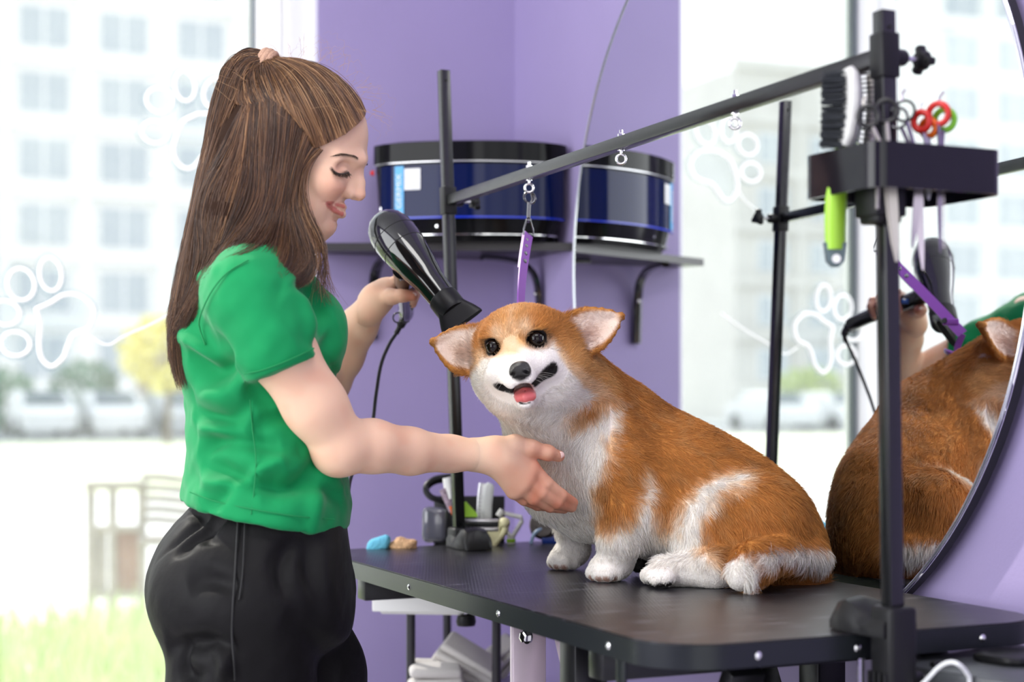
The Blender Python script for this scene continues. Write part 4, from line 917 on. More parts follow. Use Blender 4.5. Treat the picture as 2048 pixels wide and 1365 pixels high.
# coat colours
ORG, DRK, LIT, CRM, WHT = map(np.array, (srgb(206, 140, 70), srgb(150, 92, 42), srgb(228, 176, 112), srgb(240, 212, 176), srgb(250, 244, 236)))
BLK = np.array((.012, .010, .010)); PNK = np.array(srgb(212, 170, 150))
LLIP = [hq(1022, 790, .040), hq(1034, 801, .056), hq(1051, 806, .062), hq(1068, 799, .056), hq(1082, 782, .040)]
def lip_d(Vp, pts):
    dm = np.full(len(Vp), 1.0)
    for a, b in zip(pts, pts[1:]):
        v = b-a; t = np.clip(((Vp-a)@v)/(v@v), 0, 1); dm = np.minimum(dm, np.linalg.norm(Vp-a-t[:, None]*v, axis=1))
    return dm
def coat(Vp, Np):
    px = CX+F*Vp[:, 0]/2.5; py = HY-F*(Vp[:, 2]-CAMZ)/2.5
    wob = (vnoise(Vp*38, 1)-.5)*20+(vnoise(Vp*110, 2)-.5)*14
    n1 = vnoise(Vp*np.array([16, 16, 26]), 3); n2 = vnoise(Vp*70, 4)
    c = mixc(ORG, DRK, sst(.40, .85, n1*.6+n2*.4)*.85); c = mixc(c, LIT, sst(.55, .9, n2)*.35)
    # darker saddle streaks behind the shoulder and along the rump's foot
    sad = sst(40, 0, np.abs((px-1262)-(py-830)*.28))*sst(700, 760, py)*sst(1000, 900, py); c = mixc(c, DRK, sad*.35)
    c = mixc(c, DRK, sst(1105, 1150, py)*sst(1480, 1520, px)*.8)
    W1 = [(900, 780), (1150, 762), (1166, 778), (1130, 850), (1152, 860), (1206, 824), (1231, 812), (1222, 850), (1205, 895), (1196, 945), (1180, 985), (1188, 1045), (1215, 1056), (1262, 1030), (1280, 985), (1287, 945), (1297, 1000), (1302, 1062), (1340, 1052), (1352, 1012), (1383, 966), (1420, 950), (1478, 944), (1470, 962), (1412, 982), (1392, 1030), (1388, 1090), (1420, 1120), (1448, 1136), (1448, 1220), (880, 1220)]
    sd = poly_sd(np.c_[px, py], W1)+wob
    cre = sst(24, -6, sd); c = mixc(c, CRM, cre*.8); c = mixc(c, WHT, sst(6, -14, sd))
    # near thigh front edge stays white only on its outer rim; far belly cream
    W2 = [(1478, 1082), (1550, 1080), (1645, 1088), (1655, 1118), (1612, 1126), (1540, 1104), (1492, 1110)]
    sd2 = poly_sd(np.c_[px, py], W2)+wob*.7; c = mixc(c, WHT*.96, sst(8, -8, sd2)*sst(2.47, 2.44, Vp[:, 1]))
    tp = np.linalg.norm(Vp-p(1482, 1152, 2.300), axis=1)+wob*.0004; c = mixc(c, WHT, sst(.036, .026, tp))
    # head
    hd = (Vp-O)@HB; l, f, u = hd[:, 0], hd[:, 1], hd[:, 2]; onh = sst(-.135, -.115, f)*sst(-.125, -.105, u)*sst(.125, .11, np.abs(l))*sst(2.50, 2.485, Vp[:, 1])
    hw = (vnoise(Vp*60, 7)-.5)*.016
    hc = mixc(LIT*.94+.0, ORG, sst(.0, .05, np.abs(l+.0)+hw)*sst(-.05, .03, u)); hc = mixc(hc, CRM, sst(.012, .0, np.abs(l)+hw)*.55*sst(-.05, .0, f))
    hc = mixc(hc, ORG*.9, sst(.018, .006, np.abs(np.hypot(np.abs(l)-.014, (u-.020)*.45)))*.0)
    white = sst(-.004, -.022, u+hw+np.maximum(0, np.abs(l)-.050)*.9+np.maximum(0, l-.052)*1.6+np.maximum(0, -f-.05)*(.4+1.0*(l > 0)))
    hc = mixc(hc, CRM, sst(.012, -.008, u+hw+np.maximum(0, np.abs(l)-.045)*.7+np.maximum(0, l-.050)*1.2)*.75); hc = mixc(hc, WHT, white)
    ring = np.hypot(np.abs(l)-.0325, u*1.15)+np.abs(f-.004)*.4; hc = mixc(hc, ORG*.8, sst(.027, .019, ring)*.75*sst(.006, -.004, -u+.0)*1.0 if False else sst(.028, .020, ring)*.55)
    brow = np.exp(-((np.abs(l)-.019)/.010)**2-((u-.019)/.010)**2)*sst(-.04, -.01, f); hc = mixc(hc, CRM, np.clip(brow*1.1, 0, 1))
    hc = mixc(hc, BLK, sst(.0208, .0172, ring))
    # black lips
    dm = np.full(len(Vp), 1.0)
    for a, b in zip(MOUTH, MOUTH[1:]):
        v = b-a; t = np.clip(((Vp-a)@v)/(v@v), 0, 1); dm = np.minimum(dm, np.linalg.norm(Vp-a-t[:, None]*v, axis=1))
    lipw = .0100+.0030*sst(.03, .0, np.abs(l))+.0015*(l > .02); hc = mixc(hc, BLK, sst(lipw+.002, lipw-.001, dm)); hc = mixc(hc, BLK, sst(.0052, .0034, lip_d(Vp, LLIP)))
    hc = mixc(hc, BLK, sst(.0175, .014, np.linalg.norm(Vp-NOSE, axis=1)))
    # whiter chin and cheeks run into the ruff
    c = mixc(c, hc, onh)
    for k, (base, L, nrm, wd, wb) in enumerate(EARS):
        r = Vp-base; t = (r@L)/(L@L); s_ = (r@wd)/wb; dpl = r@nrm
        on = sst(-.02, .12, t)*sst(.035, .028, np.abs(dpl))*sst(.75, .65, np.abs(s_))
        fr = (Np@nrm) > .1
        back = mixc(ORG, DRK, sst(.6, 1.0, t)*.5); inn = mixc(np.array(srgb(236, 216, 200)), np.array(srgb(205, 165, 140)), sst(.35, .0, np.abs(s_+.08))*.6*sst(.9, .4, t))
        tc_ = np.clip(t, 0, .985); edge = sst(.74, .95, np.abs(s_)/(.5*(1-.15*tc_)*np.sqrt(1-tc_**2.3)*(.88+.35*np.sin(np.pi*np.minimum(1, tc_*1.1)))))
        inn = mixc(inn, ORG*.8, np.clip(edge+sst(.84, 1.0, t), 0, 1))
        c = mixc(c, np.where(fr[:, None], inn, back), on)
    # dark pads under the hind toes
    for q in (G(1300, 2.385, .803), G(1320, 2.375, .803), G(1340, 2.372, .803)): c = mixc(c, BLK*2, sst(.011, .008, np.linalg.norm(Vp-q, axis=1)))
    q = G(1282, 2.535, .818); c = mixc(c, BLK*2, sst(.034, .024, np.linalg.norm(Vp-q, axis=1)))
    for q in (G(1183, 2.470, .806), G(1197, 2.453, .806), G(1212, 2.449, .806), G(1228, 2.458, .806), G(1104, 2.642, .806), G(1113, 2.626, .806), G(1128, 2.620, .806)): c = mixc(c, PNK*.75, sst(.0075, .004, np.linalg.norm(Vp-q, axis=1)))
    return np.clip(c, 0, 1)
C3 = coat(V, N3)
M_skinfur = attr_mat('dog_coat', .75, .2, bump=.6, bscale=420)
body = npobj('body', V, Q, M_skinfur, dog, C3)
# fur
def dog_fur(N, seed):
    r = np.random.default_rng(seed); a = V[Q[:, 0]]; A = np.linalg.norm(np.cross(V[Q[:, 2]]-a, V[Q[:, 3]]-V[Q[:, 1]]), axis=1)/2
    fc = (a+V[Q[:, 2]])/2; hdv = (fc-O)@HB; dens = 1+1.4*sst(.115, .08, np.linalg.norm(hdv-np.array((0, -.02, -.03)), axis=1))
    dens *= np.where(fc[:, 1] > 2.58, .55, 1.0)
    pr = A*dens; fi = r.choice(len(Q), N, p=pr/pr.sum()); s, t = r.random(N), r.random(N)
    q = [V[Q[fi, k]] for k in range(4)]; w_ = [(1-s)*(1-t), s*(1-t), s*t, (1-s)*t]
    root = sum(w_[k][:, None]*q[k] for k in range(4)); nn = sum(w_[k][:, None]*N3[Q[fi, k]] for k in range(4)); nn /= np.linalg.norm(nn, axis=1)[:, None]
    px = CX+F*root[:, 0]/2.5; py = HY-F*(root[:, 2]-CAMZ)/2.5; hd = (root-O)@HB; l, f, u = hd.T
    onh = sst(-.12, -.09, f)*sst(-.12, -.10, u)*sst(2.50, 2.47, root[:, 1])*sst(.12, .10, np.abs(l))
    L = np.full(N, .017); L += .010*sst(1250, 1100, px)*sst(820, 900, py)*sst(1080, 1000, py); L = np.where((py > 1040) & (px > 1270) & (px < 1400) & (root[:, 1] > 2.44), .026, L)
    L = np.where((py > 1085) & (px < 1300), .008, L); L = np.where((root[:, 2] < .832) & (px < 1450), .005, L)
    L = np.where((px > 1450) & (py > 1085) & (root[:, 1] < 2.47), .024, L); L = np.where((px > 1230) & (py < 900), .014, L)
    hl_ = .0085+.012*sst(-.02, -.075, f)*sst(.03, .07, np.abs(l)+np.maximum(0, -u-.04)*.5)+.003*sst(.0, .04, u); hl_ = np.where(f > .02, .0032, hl_)
    L = L*(1-onh)+np.where(lip_d(root, MOUTH) < .028, np.minimum(hl_, .0032), hl_)*onh
    for base, Le, nrm, wd, wb in EARS:
        rr_ = root-base; tt = (rr_@Le)/(Le@Le); on = (tt > .12) & (tt < 1.15) & (np.abs(rr_@nrm) < .035) & (np.abs(rr_@wd) < wb*.7); L = np.where(on, .0042+.007*sst(.6, .2, tt)*((nn@nrm) > .1), L)
    d = np.tile(np.array((.80, 0, -.60)), (N, 1)); d = np.where(((px < 1215) & (py > 800))[:, None], np.array((.10, -.15, -1.0)), d); d = np.where(((py > 1000) & (px < 1420))[:, None], np.array((.15, 0, -1.0)), d)
    d = np.where(((px > 1400) & (py > 960) & (root[:, 1] < 2.46))[:, None], np.array((.45, 0, -.9)), d)
    awy = root-NOSE; awy /= np.linalg.norm(awy, axis=1)[:, None]; d = d*(1-onh)[:, None]+awy*onh[:, None]
    tl = (px > 1470) & (py > 1080) & (root[:, 1] < 2.40); d = np.where(tl[:, None], np.array((-.85, -.1, -.35)), d)
    j = np.c_[vnoise(root*34, 11), vnoise(root*34, 12), vnoise(root*34, 13)]-.5; j2 = np.c_[vnoise(root*120, 14), vnoise(root*120, 15), vnoise(root*120, 16)]-.5
    d = d+j*.9+j2*.8+r.normal(size=(N, 3))*.13; d -= nn*(d*nn).sum(1)[:, None]; d /= np.maximum(np.linalg.norm(d, axis=1), 1e-6)[:, None]
    lift = np.where(onh > .5, .46, .42)+r.normal(size=N)*.10; lift = np.where(tl, .7, lift)
    L = L*(.65+.55*r.random(N)); K = 4; pts = np.zeros((N, K, 3)); tt = np.linspace(0, 1, K)
    for k in range(K): pts[:, k] = root-nn*.0008+d*(L*tt[k]*np.sqrt(np.maximum(.1, 1-lift**2)))[:, None]+nn*(L*lift*(tt[k]-.42*tt[k]**2))[:, None]
    pts[:, :, 2] = np.maximum(pts[:, :, 2], TZ+.0006)
    c = coat(root, nn); blk = c.sum(1) < .09; c = c*(.72+.48*r.random(N))[:, None]
    keep = ~blk & (np.linalg.norm(root-NOSE, axis=1) > .018)
    sub = np.zeros(N, bool)
    for s_ in (-1, 1): sub |= np.linalg.norm(root-h_(s_*.0325, .0085, -.0005), axis=1) < .0155
    keep &= ~sub & (lip_d(root, MOUTH) > .0150) & (lip_d(root, LLIP) > .0065)
    return pts[keep], (np.where(onh > .5, .00026, .00036))[keep], np.clip(c, 0, 1)[keep]
M_fur = attr_mat('fur', .55, .3, transl=.18)
fp_, fr_, fc_ = dog_fur(170000, 5)
fo = strands('fur', fp_, fr_, fc_, M_fur, dog); fo['kind'] = 'stuff'
# eyes, nose, tongue, teeth, collar
drel = lambda v: Vector(v)-dog.location
M_eye = mat('dark_brown_eye', (.006, .003, .002), .05, spec=.3); M_nose = mat('wet_black_nose', (.012, .011, .011), .28, bump=.4, bscale=900)
HM = Matrix(HB.tolist())
for s in (-1, 1):
    b = BM(); ball(b, drel(h_(s*.0325, .0035, -.0005)), .0122, 24, rot=HM); obj('eye', b, M_eye, dog)
fn = Field(NOSE-.028, NOSE+.028, .0009)
NC = tuple(NOL)
fn.ell(h_(*NC), (.0148, .010, .0115), HB, k=.0); fn.ell(h_(NC[0], NC[1]-.003, NC[2]+.006), (.013, .010, .007), HB, k=.006)
for s in (-1, 1): fn.ell(h_(NC[0]+s*.0085, NC[1]+.001, NC[2]-.0015), (.0070, .0085, .0080), HB, k=.004)
for s in (-1, 1): fn.cone(h_(NC[0]+s*.0068, NC[1]+.012, NC[2]-.001), .0026, h_(NC[0]+s*.0115, NC[1]+.004, NC[2]-.004), .0022, .002, 'sub')
fn.cone(h_(NC[0], NC[1]+.0115, NC[2]-.002), .0008, h_(NC[0], NC[1]+.009, NC[2]-.014), .001, .002, 'sub')
v_, q_ = fn.mesh(1); npobj('nose', v_, q_, M_nose, dog)
ft = Field(hq(1049, 786, .04)-.055, hq(1049, 786, .04)+.055, .0014)
ft.chain([hq(1049, 786, .004), hq(1050, 790, .034), hq(1051, 795, .051)], [.009, .0100, .0078], .004)
for s in (-1, 1): ft.chain([hq(1049+s*13, 787-s*2, .010), hq(1051+s*12, 795-s*2, .047)], [.0080, .0070], .006)
ft.cone(hq(1049, 780, .010), .0010, hq(1051, 784, .060), .0008, .003, 'sub')
v_, q_ = ft.mesh(1); npobj('tongue', v_, q_, mat('tongue', srgb(222, 112, 112), .3, sss=.2), dog)
b = BM()
nk = [p(1048, 800, 2.395), p(1085, 795, 2.402), p(1122, 768, 2.420), p(1152, 735, 2.465), p(1150, 700, 2.54), p(1100, 690, 2.575), p(1040, 705, 2.565), p(985, 745, 2.53), p(975, 790, 2.46), p(1005, 812, 2.41)]
tube(b, [drel(q) for q in catmull(nk+[nk[0]], 5)[:-1]], .0042, 8, closed=True, flat=.5, up0=(0, 0, 1)); tag(obj('collar', b, M_purple, dog), 'thin purple collar')
# whiskers
r_ = np.random.default_rng(9); wp = []
for k in range(16):
    s = -1 if k % 2 else 1; a = hq(1040+s*r_.uniform(16, 32), r_.uniform(742, 758), r_.uniform(.030, .050)); dr = HB@np.array((s*1.0, r_.uniform(-.2, .35), r_.uniform(-.6, .25))); dr /= np.linalg.norm(dr); L_ = r_.uniform(.02, .045)
    wp.append([a+dr*L_*t+np.array((0, 0, -.012))*t*t for t in (0, .33, .66, 1)])
wo2 = strands('whiskers', np.array(wp), np.full(16, .00014), np.tile(WHT*.8, (16, 1)), M_fur, dog); wo2['kind'] = 'stuff'
# ------------------------------------------------------------------ the groomer
DS = .08
p = lambda x, y, d: np.array(P(x, y, d+DS*float(sst(2.42, 2.30, d)) if d < 2.5 else d))
per_loc = P(520, 1000, 2.36); per_loc.z = 0
per = thing('person', 'woman with long brown half-tied hair, green t-shirt, black trousers, holding a hair dryer', 'person', per_loc)
prel = lambda v: Vector(v)-per.location
# torso frame: tf faces the table, tl is her left (away from the camera)
ta = math.radians(17); TF = np.array((math.cos(ta), math.sin(ta), 0)); TL = np.array((-math.sin(ta), math.cos(ta), 0)); TB = np.stack([TF, TL, np.array((0, 0, 1.))], 1)
tt_ = lambda px, py, l, f=0.0, d=2.28: p(px, py, d)+TL*l+TF*f
# head frame, seen a little from the front and bowed
al, pt = math.radians(-8), math.radians(15)
f0 = np.array((math.cos(al), math.sin(al), 0)); HL2 = np.array((-math.sin(al), math.cos(al), 0)); HF2 = f0*math.cos(pt)+np.array((0, 0, -math.sin(pt))); HU2 = np.cross(HF2, HL2); HB2 = np.stack([HF2, HL2, HU2], 1)
HO = np.array(P(600, 330, 2.35))
def hp(px, py, l=0.0):
    "point of the head at lateral offset l that is seen at that pixel"
    ray = np.array(((px-CX)/F, 1, -(py-HY)/F)); o = np.array((0, 0, CAMZ)); q = HO+HL2*l
    return o+ray*(((q-o)@HL2)/(ray@HL2))
hd_ = lambda f, l, u: HO+HB2@np.array((f, l, u))

fh = Field((-.52, 2.18, 1.18), (-.17, 2.53, 1.62), .0021)
fh.ell(hp(598, 265), (.094, .073, .088), HB2, k=.02)
fh.ell(hp(662, 270), (.0465, .056, .050), HB2, k=.03)
fh.ell(hp(642, 338), (.050, .053, .062), HB2, k=.03)
for s in (-1, 1):
    fh.ell(hp(650, 366, s*.039), (.026, .022, .022), HB2, k=.022)
    fh.cone(hp(578, 395, s*.050), .020, hp(632, 450, s*.014), .0165, .02)
    fh.ell(hp(620, 404, s*.034), (.026, .017, .027), HB2, k=.022)
    fh.cone(hp(676, 317, s*.044), .0080, hp(721, 320, s*.012), .0088, .014)
    fh.ell(hp(697, 338, s*.038), (.015, .011, .0085), HB2, k=.012, op='sub')
    fh.ell(hp(680, 341.5, s*.0312), (.0118, .0118, .0108), HB2, k=.006)
    fh.cone(hp(708, 345, s*.004), .0065, hp(699, 384, s*.0105), .0078, .008)
    fh.ell(hp(698, 388, s*.0115), (.0088, .0060, .0068), HB2, k=.004)
fh.ell(hp(650, 451), (.0150, .018, .0135), HB2, k=.014)
fh.ell(hp(654, 412), (.0230, .027, .0230), HB2, k=.012)
fh.cone(hp(713, 331), .0078, hp(717, 366), .0088, .010)
fh.cone(hp(717, 366), .0088, hp(718.5, 388), .0092, .006)
fh.cone(hp(718, 391), .0066, hp(706, 393), .0052, .006)
for s in (-1, 1): fh.cone(hp(702, 398, s*.0064), .0022, hp(711, 398.5, s*.0055), .0018, .003, 'sub')
# lips
UL = [hp(655, 408.5, -.0275), hp(670, 410, -.0215), hp(684, 413.5, -.008), hp(686.5, 415, 0), hp(684, 413.5, .008), hp(670, 410, .0215), hp(655, 408.5, .0275)]
LLp = [hp(657, 411, -.0260), hp(669, 420, -.0190), hp(680, 427, -.0075), hp(683, 428.5, 0), hp(680, 427, .0075), hp(669, 420, .0190), hp(657, 411, .0260)]
fh.chain(UL, [.0020, .0042, .0050, .0048, .0050, .0042, .0020], .003); fh.chain(LLp, [.0020, .0046, .0060, .0063, .0060, .0046, .0020], .003)
ML = [hp(651, 406.5, -.0300), hp(666, 414, -.0250), hp(682, 420.5, -.0115), hp(693, 421.5, 0), hp(682, 420.5, .0115), hp(666, 414, .0250), hp(651, 406.5, .0300)]
fh.chain(ML, [.0013, .0011, .0011, .0011, .0011, .0011, .0013], .0012, 'sub')
fh.ell(hp(672, 440), (.006, .02, .0035), HB2, k=.008, op='sub')
# neck
fh.cone(hp(570, 400), .052, p(512, 530, 2.28), .056, .03); fh.cone(hp(600, 430), .040, p(535, 530, 2.28), .050, .03)
for s in (-1, 1): fh.ell(hp(566, 338, s*.073), (.017, .006, .029), HB2, k=.006)
Vh, Qh = fh.mesh(1)
def onhead(px, py):
    "the point of the head's near side seen at that pixel, and its mirror image on the far side"
    X = CX+F*Vh[:, 0]/Vh[:, 1]; Y = HY-F*(Vh[:, 2]-CAMZ)/Vh[:, 1]; m = (X-px)**2+(Y-py)**2 < 25; d = Vh[m, 1].min() if m.any() else 2.3
    a = np.array(P(px, py, d)); return a, a-HL2*(2*((a-HO)@HL2))
EYE_PTS = [onhead(*q) for q in ((664, 338), (670, 344.5), (680, 348), (690, 347.5), (697, 344))]
UL_P = [onhead(*q) for q in ((656, 408), (668, 408), (682, 411), (689, 413.5))]; LL_P = [onhead(*q) for q in ((659, 411), (668, 419.5), (680, 427), (686, 429))]; ML_P = [onhead(*q) for q in ((651, 406), (662, 411.5), (674, 417.5), (689, 421.5))]
BROW_PTS = [onhead(*q) for q in ((672, 312), (684, 310), (698, 311.5), (710, 314.5), (717, 318))]
def seg_d(Vp, pts):
    dm = np.full(len(Vp), 9.)
    for a, b in zip(pts, pts[1:]): v = b-a; t = np.clip(((Vp-a)@v)/(v@v), 0, 1); dm = np.minimum(dm, np.linalg.norm(Vp-a-t[:, None]*v, axis=1))
    return dm
Nh = normals(Vh, Qh)
for k in (0, 1):
    Vh = Vh-Nh*(.0030*np.exp(-(seg_d(Vh, [q[k] for q in ML_P])/.0022)**2)-.0014*np.exp(-(seg_d(Vh, [q[k] for q in UL_P])/.0035)**2)-.0016*np.exp(-(seg_d(Vh, [q[k] for q in LL_P])/.0042)**2))[:, None]
# arms on a torso core
fa = Field((-.58, 2.06, .92), (.06, 2.92, 1.37), .0032)
fa.ell(tt_(515, 660, 0), (.085, .12, .12), TB, k=.03); fa.cone(p(512, 530, 2.28), .054, tt_(515, 640, 0), .07, .03)
SHR = p(500, 596, 2.135); ELR = p(684, 893, 2.185); WRR = p(985, 912, 2.365)
fa.chain([tt_(505, 600, 0), SHR, p(560, 700, 2.135), p(630, 812, 2.160), ELR], [.07, .054, .0465, .0425, .0385], .018)
fa.chain([ELR, p(745, 893, 2.215), p(820, 903, 2.262), p(900, 908, 2.312), WRR, p(1010, 918, 2.380)], [.0385, .0375, .0335, .0265, .0225, .0225], .012)
fa.ell(p(672, 905, 2.185), (.033, .033, .033), k=.015)
SHL = tt_(505, 584, .245, .05); ELL = p(655, 765, 2.87); WRL = p(752, 600, 2.800)
fa.chain([tt_(505, 590, 0), SHL, ELL], [.07, .054, .041], .03)
fa.chain([ELL, p(683, 712, 2.86), p(715, 655, 2.83), WRL, p(775, 582, 2.815)], [.0385, .039, .034, .0245, .0245], .012)
Va, Qa = fa.mesh(2)
# right hand on the dog's chest: back of the hand, thumb on top, four fingers round the ribs
fr = Field((-.075, 2.30, .895), (.13, 2.56, 1.07), .0018)
fr.chain([p(945, 910, 2.341), WRR, p(1010, 918, 2.380)], [.0255, .0235, .0235], .02)
KN = [p(1062, 937, 2.402), p(1054, 957, 2.398), p(1043, 973, 2.400), p(1027, 983, 2.408)]
for k, (q, r) in enumerate(zip(KN, (.0135, .0138, .0130, .0120))):
    fr.cone(p(995+2*k, 902+9*k, 2.372), .0150, q, r, .018)
FG = [[KN[0], p(1092, 968, 2.412), p(1122, 992, 2.428), p(1146, 1006, 2.452)], [KN[1], p(1082, 986, 2.410), p(1114, 1005, 2.428), p(1143, 1015, 2.456)],
      [KN[2], p(1068, 997, 2.414), p(1100, 1013, 2.436), p(1128, 1018, 2.464)], [KN[3], p(1048, 999, 2.424), p(1075, 1011, 2.446), p(1098, 1015, 2.468)]]
for k, g in enumerate(FG): fr.chain(g, [(.0128, .0112, .0102, .0082), (.0130, .0114, .0104, .0084), (.0122, .0106, .0096, .0080), (.0108, .0094, .0085, .0070)][k], .0030)
fr.chain([p(1000, 900, 2.372), p(1030, 891, 2.380), p(1062, 897, 2.392), p(1094, 906, 2.410), p(1118, 913, 2.424)], [.0165, .0150, .0122, .0108, .0088], .008)
fr.ell(p(1096, 906, 2.409), (.0115, .0110, .0108), k=.004)
for x in (1086, 1092, 1098): fr.cone(p(x, 896, 2.398), .0014, p(x-1, 912, 2.396), .0014, .002, 'sub')
Vr, Qr = fr.mesh(1)
# left hand closed round the dryer's handle
fl = Field((-.27, 2.70, 1.18), (-.13, 2.98, 1.33), .0018)
HB_ = [np.array(P(806, 560, 2.735)), np.array(P(814, 600, 2.83)), np.array(P(813, 628, 2.905))]   # handle axis
fl.chain([p(735, 625, 2.80), WRL, p(772, 584, 2.812)], [.0268, .0248, .0245], .02)
hx_ = HB_[2]-HB_[0]; hx_ /= np.linalg.norm(hx_)
for k in range(4):
    c = p(810, 579+5*k, 2.795+.019*k)                # point on the handle this finger circles
    kn = p(785, 572+5*k, 2.800+.019*k); a = np.array((1., 0, 0)); a -= hx_*(a@hx_); a /= np.linalg.norm(a); bq = np.cross(hx_, a)
    if bq[2] < 0: bq = -bq
    fl.cone(p(768, 586, 2.815+.006*k), .0150, kn, .0122, .015)
    # knuckle, over the top of the grip away from the thumb, fingertip coming back underneath
    rad = .0215-.001*k
    arc = [kn]+[c+a*rad*math.cos(t)+bq*rad*math.sin(t) for t in (2.5, 1.3, .3, -.75)]
    fl.chain(arc, [.0118, .0108, .0100, .0092, .0080], .003)
fl.chain([p(768, 592, 2.795), p(784, 594, 2.768), p(806, 591, 2.752), p(826, 592, 2.750)], [.0165, .0130, .0108, .0090], .008)
Vl, Ql = fl.mesh(1)
Vb, Qb = merge([(Vh, Qh), (Va, Qa), (Vr, Qr), (Vl, Ql)])
SK, SKP, SKR, LIP = map(np.array, (srgb(233, 192, 163), srgb(224, 158, 130), srgb(206, 122, 92), srgb(186, 92, 84)))
def skin(Vp):
    n = vnoise(Vp*45, 31); c = mixc(SK, SKP, sst(.45, .95, n)*.35)
    px = CX+F*Vp[:, 0]/Vp[:, 1]; hand = sst(.0, .09, (Vp-WRR)@((KN[1]-WRR)/np.linalg.norm(KN[1]-WRR)))*sst(2.34, 2.37, Vp[:, 1])*sst(2.6, 2.5, Vp[:, 1])*sst(-.06, -.03, Vp[:, 0])
    c = mixc(c, SKR, np.clip(hand*(.35+.55*vnoise(Vp*60, 33)), 0, 1))
    lh = sst(.0, .06, (Vp-WRL)@(np.array((1., 0, 0))))*sst(2.7, 2.75, Vp[:, 1]); c = mixc(c, SKR, lh*.4)
    tp = np.linalg.norm(Vp-p(828, 592, 2.750), axis=1); c = mixc(c, SKR*.95, sst(.025, .008, tp)*.7)
    hd = (Vp-HO)@HB2
    for ch in (hp(664, 380, -.045), hp(664, 380, .045)): c = mixc(c, SKP, sst(.034, .006, np.linalg.norm(Vp-ch, axis=1))*.55)
    c = mixc(c, SKP, sst(.016, .004, np.linalg.norm(Vp-hp(722, 390), axis=1))*.5)
    for s in (-1, 1): c = mixc(c, np.array(srgb(196, 138, 112)), sst(.017, .006, np.linalg.norm(Vp-EYE_PTS[2][s > 0]-HU2*.006, axis=1))*.5)
    def chain_d(pts):
        dm = np.full(len(Vp), 9.)
        for a, b in zip(pts, pts[1:]): v = b-a; t = np.clip(((Vp-a)@v)/(v@v), 0, 1); dm = np.minimum(dm, np.linalg.norm(Vp-a-t[:, None]*v, axis=1))
        return dm
    dl = np.full(len(Vp), 9.); dk = dl.copy()
    for k in (0, 1): dl = np.minimum(dl, np.minimum(seg_d(Vp, [q[k] for q in UL_P])+.0008, seg_d(Vp, [q[k] for q in LL_P]))); dk = np.minimum(dk, seg_d(Vp, [q[k] for q in ML_P]))
    c = mixc(c, LIP, sst(.0056, .0036, dl)*.85)
    c = mixc(c, np.array(srgb(96, 40, 36)), sst(.0024, .0010, dk)*.8)
    for s in (-1, 1): c = mixc(c, np.array(srgb(92, 64, 48)), sst(.0040, .0016, chain_d([q[s > 0] for q in BROW_PTS])+.0016*(np.abs(((Vp-BROW_PTS[0][s > 0])@HF2)) < .006))*.6); c = mixc(c, np.array(srgb(58, 32, 26)), sst(.0042, .0018, chain_d([q[s > 0] for q in EYE_PTS])-.0*s)*.85)
    return c
M_skin = attr_mat('skin', .48, .4, sss=.18, bump=.12, bscale=700)
body2 = npobj('body', Vb, Qb, M_skin, per, skin(Vb))
def surf(Vm, px, py, rad=7):
    "nearest point of a mesh seen at that pixel"
    X = CX+F*Vm[:, 0]/Vm[:, 1]; Y = HY-F*(Vm[:, 2]-CAMZ)/Vm[:, 1]; m = (X-px)**2+(Y-py)**2 < rad*rad
    return float(Vm[m, 1].min()) if m.any() else None
# nails
M_nail = mat('nail', srgb(236, 196, 186), .18, coat=.4)
b = BM(); ball(b, prel(p(1119, 911, 2.417)), .0072, 14, (1.05, .32, .78), rot=Matrix.Rotation(-.2, 3, 'Y')); obj('thumb_nail', b, M_nail, per)
b = BM(); ball(b, prel(p(826, 590, 2.7435)), .0058, 12, (1.1, .32, .75)); obj('thumb_nail', b, M_nail, per)
# lashes and brows
sr = np.random.default_rng(12); ls = []; lw = []
for s in (-1, 1):
    EY = [q[s > 0] for q in EYE_PTS]; cc = catmull(EY, 10)
    for k in range(90):
        a = cc[sr.integers(0, len(cc))]-HL2*s*.0; o = HL2*s*.0006+HF2*.0004; L_ = sr.uniform(.006, .0095); dr = HF2*.75+HL2*s*.55-HU2*.55+sr.normal(size=3)*.15
        ls.append([a+o, a+o+dr*L_*.4-HU2*.0006, a+o+dr*L_*.8-HU2*.0004, a+o+dr*L_+HU2*.0012]); lw.append(.00034)
    bc = catmull([q[s > 0]+HL2*s*.0006 for q in BROW_PTS], 10)
    for k in range(110):
        i = sr.integers(0, len(bc)-1); a = bc[i]+HU2*sr.uniform(-.0014, .0012)*min(1, .35+i/18); tg = bc[i]-bc[min(i+1, len(bc)-1)]; tg = tg/np.linalg.norm(tg)
        ls.append([a, a+tg*.003+HU2*.0006, a+tg*.006+HU2*.0007, a+tg*.009+HU2*.0004]); lw.append(.00016)
lo_ = strands('lashes', np.array(ls), np.array(lw), np.tile(np.array((.030, .018, .012)), (len(ls), 1)), attr_mat('brow_hair', .5), per); lo_['kind'] = 'stuff'
for s in (0, 1):
    b = BM(); tube(b, [prel(q) for q in catmull([q[s] for q in EYE_PTS], 4)], [.0006]*3+[.0012]*11+[.0008]*3, 6); obj('lash_line', b, mat('dark_lash', (.022, .012, .009), .5), per)

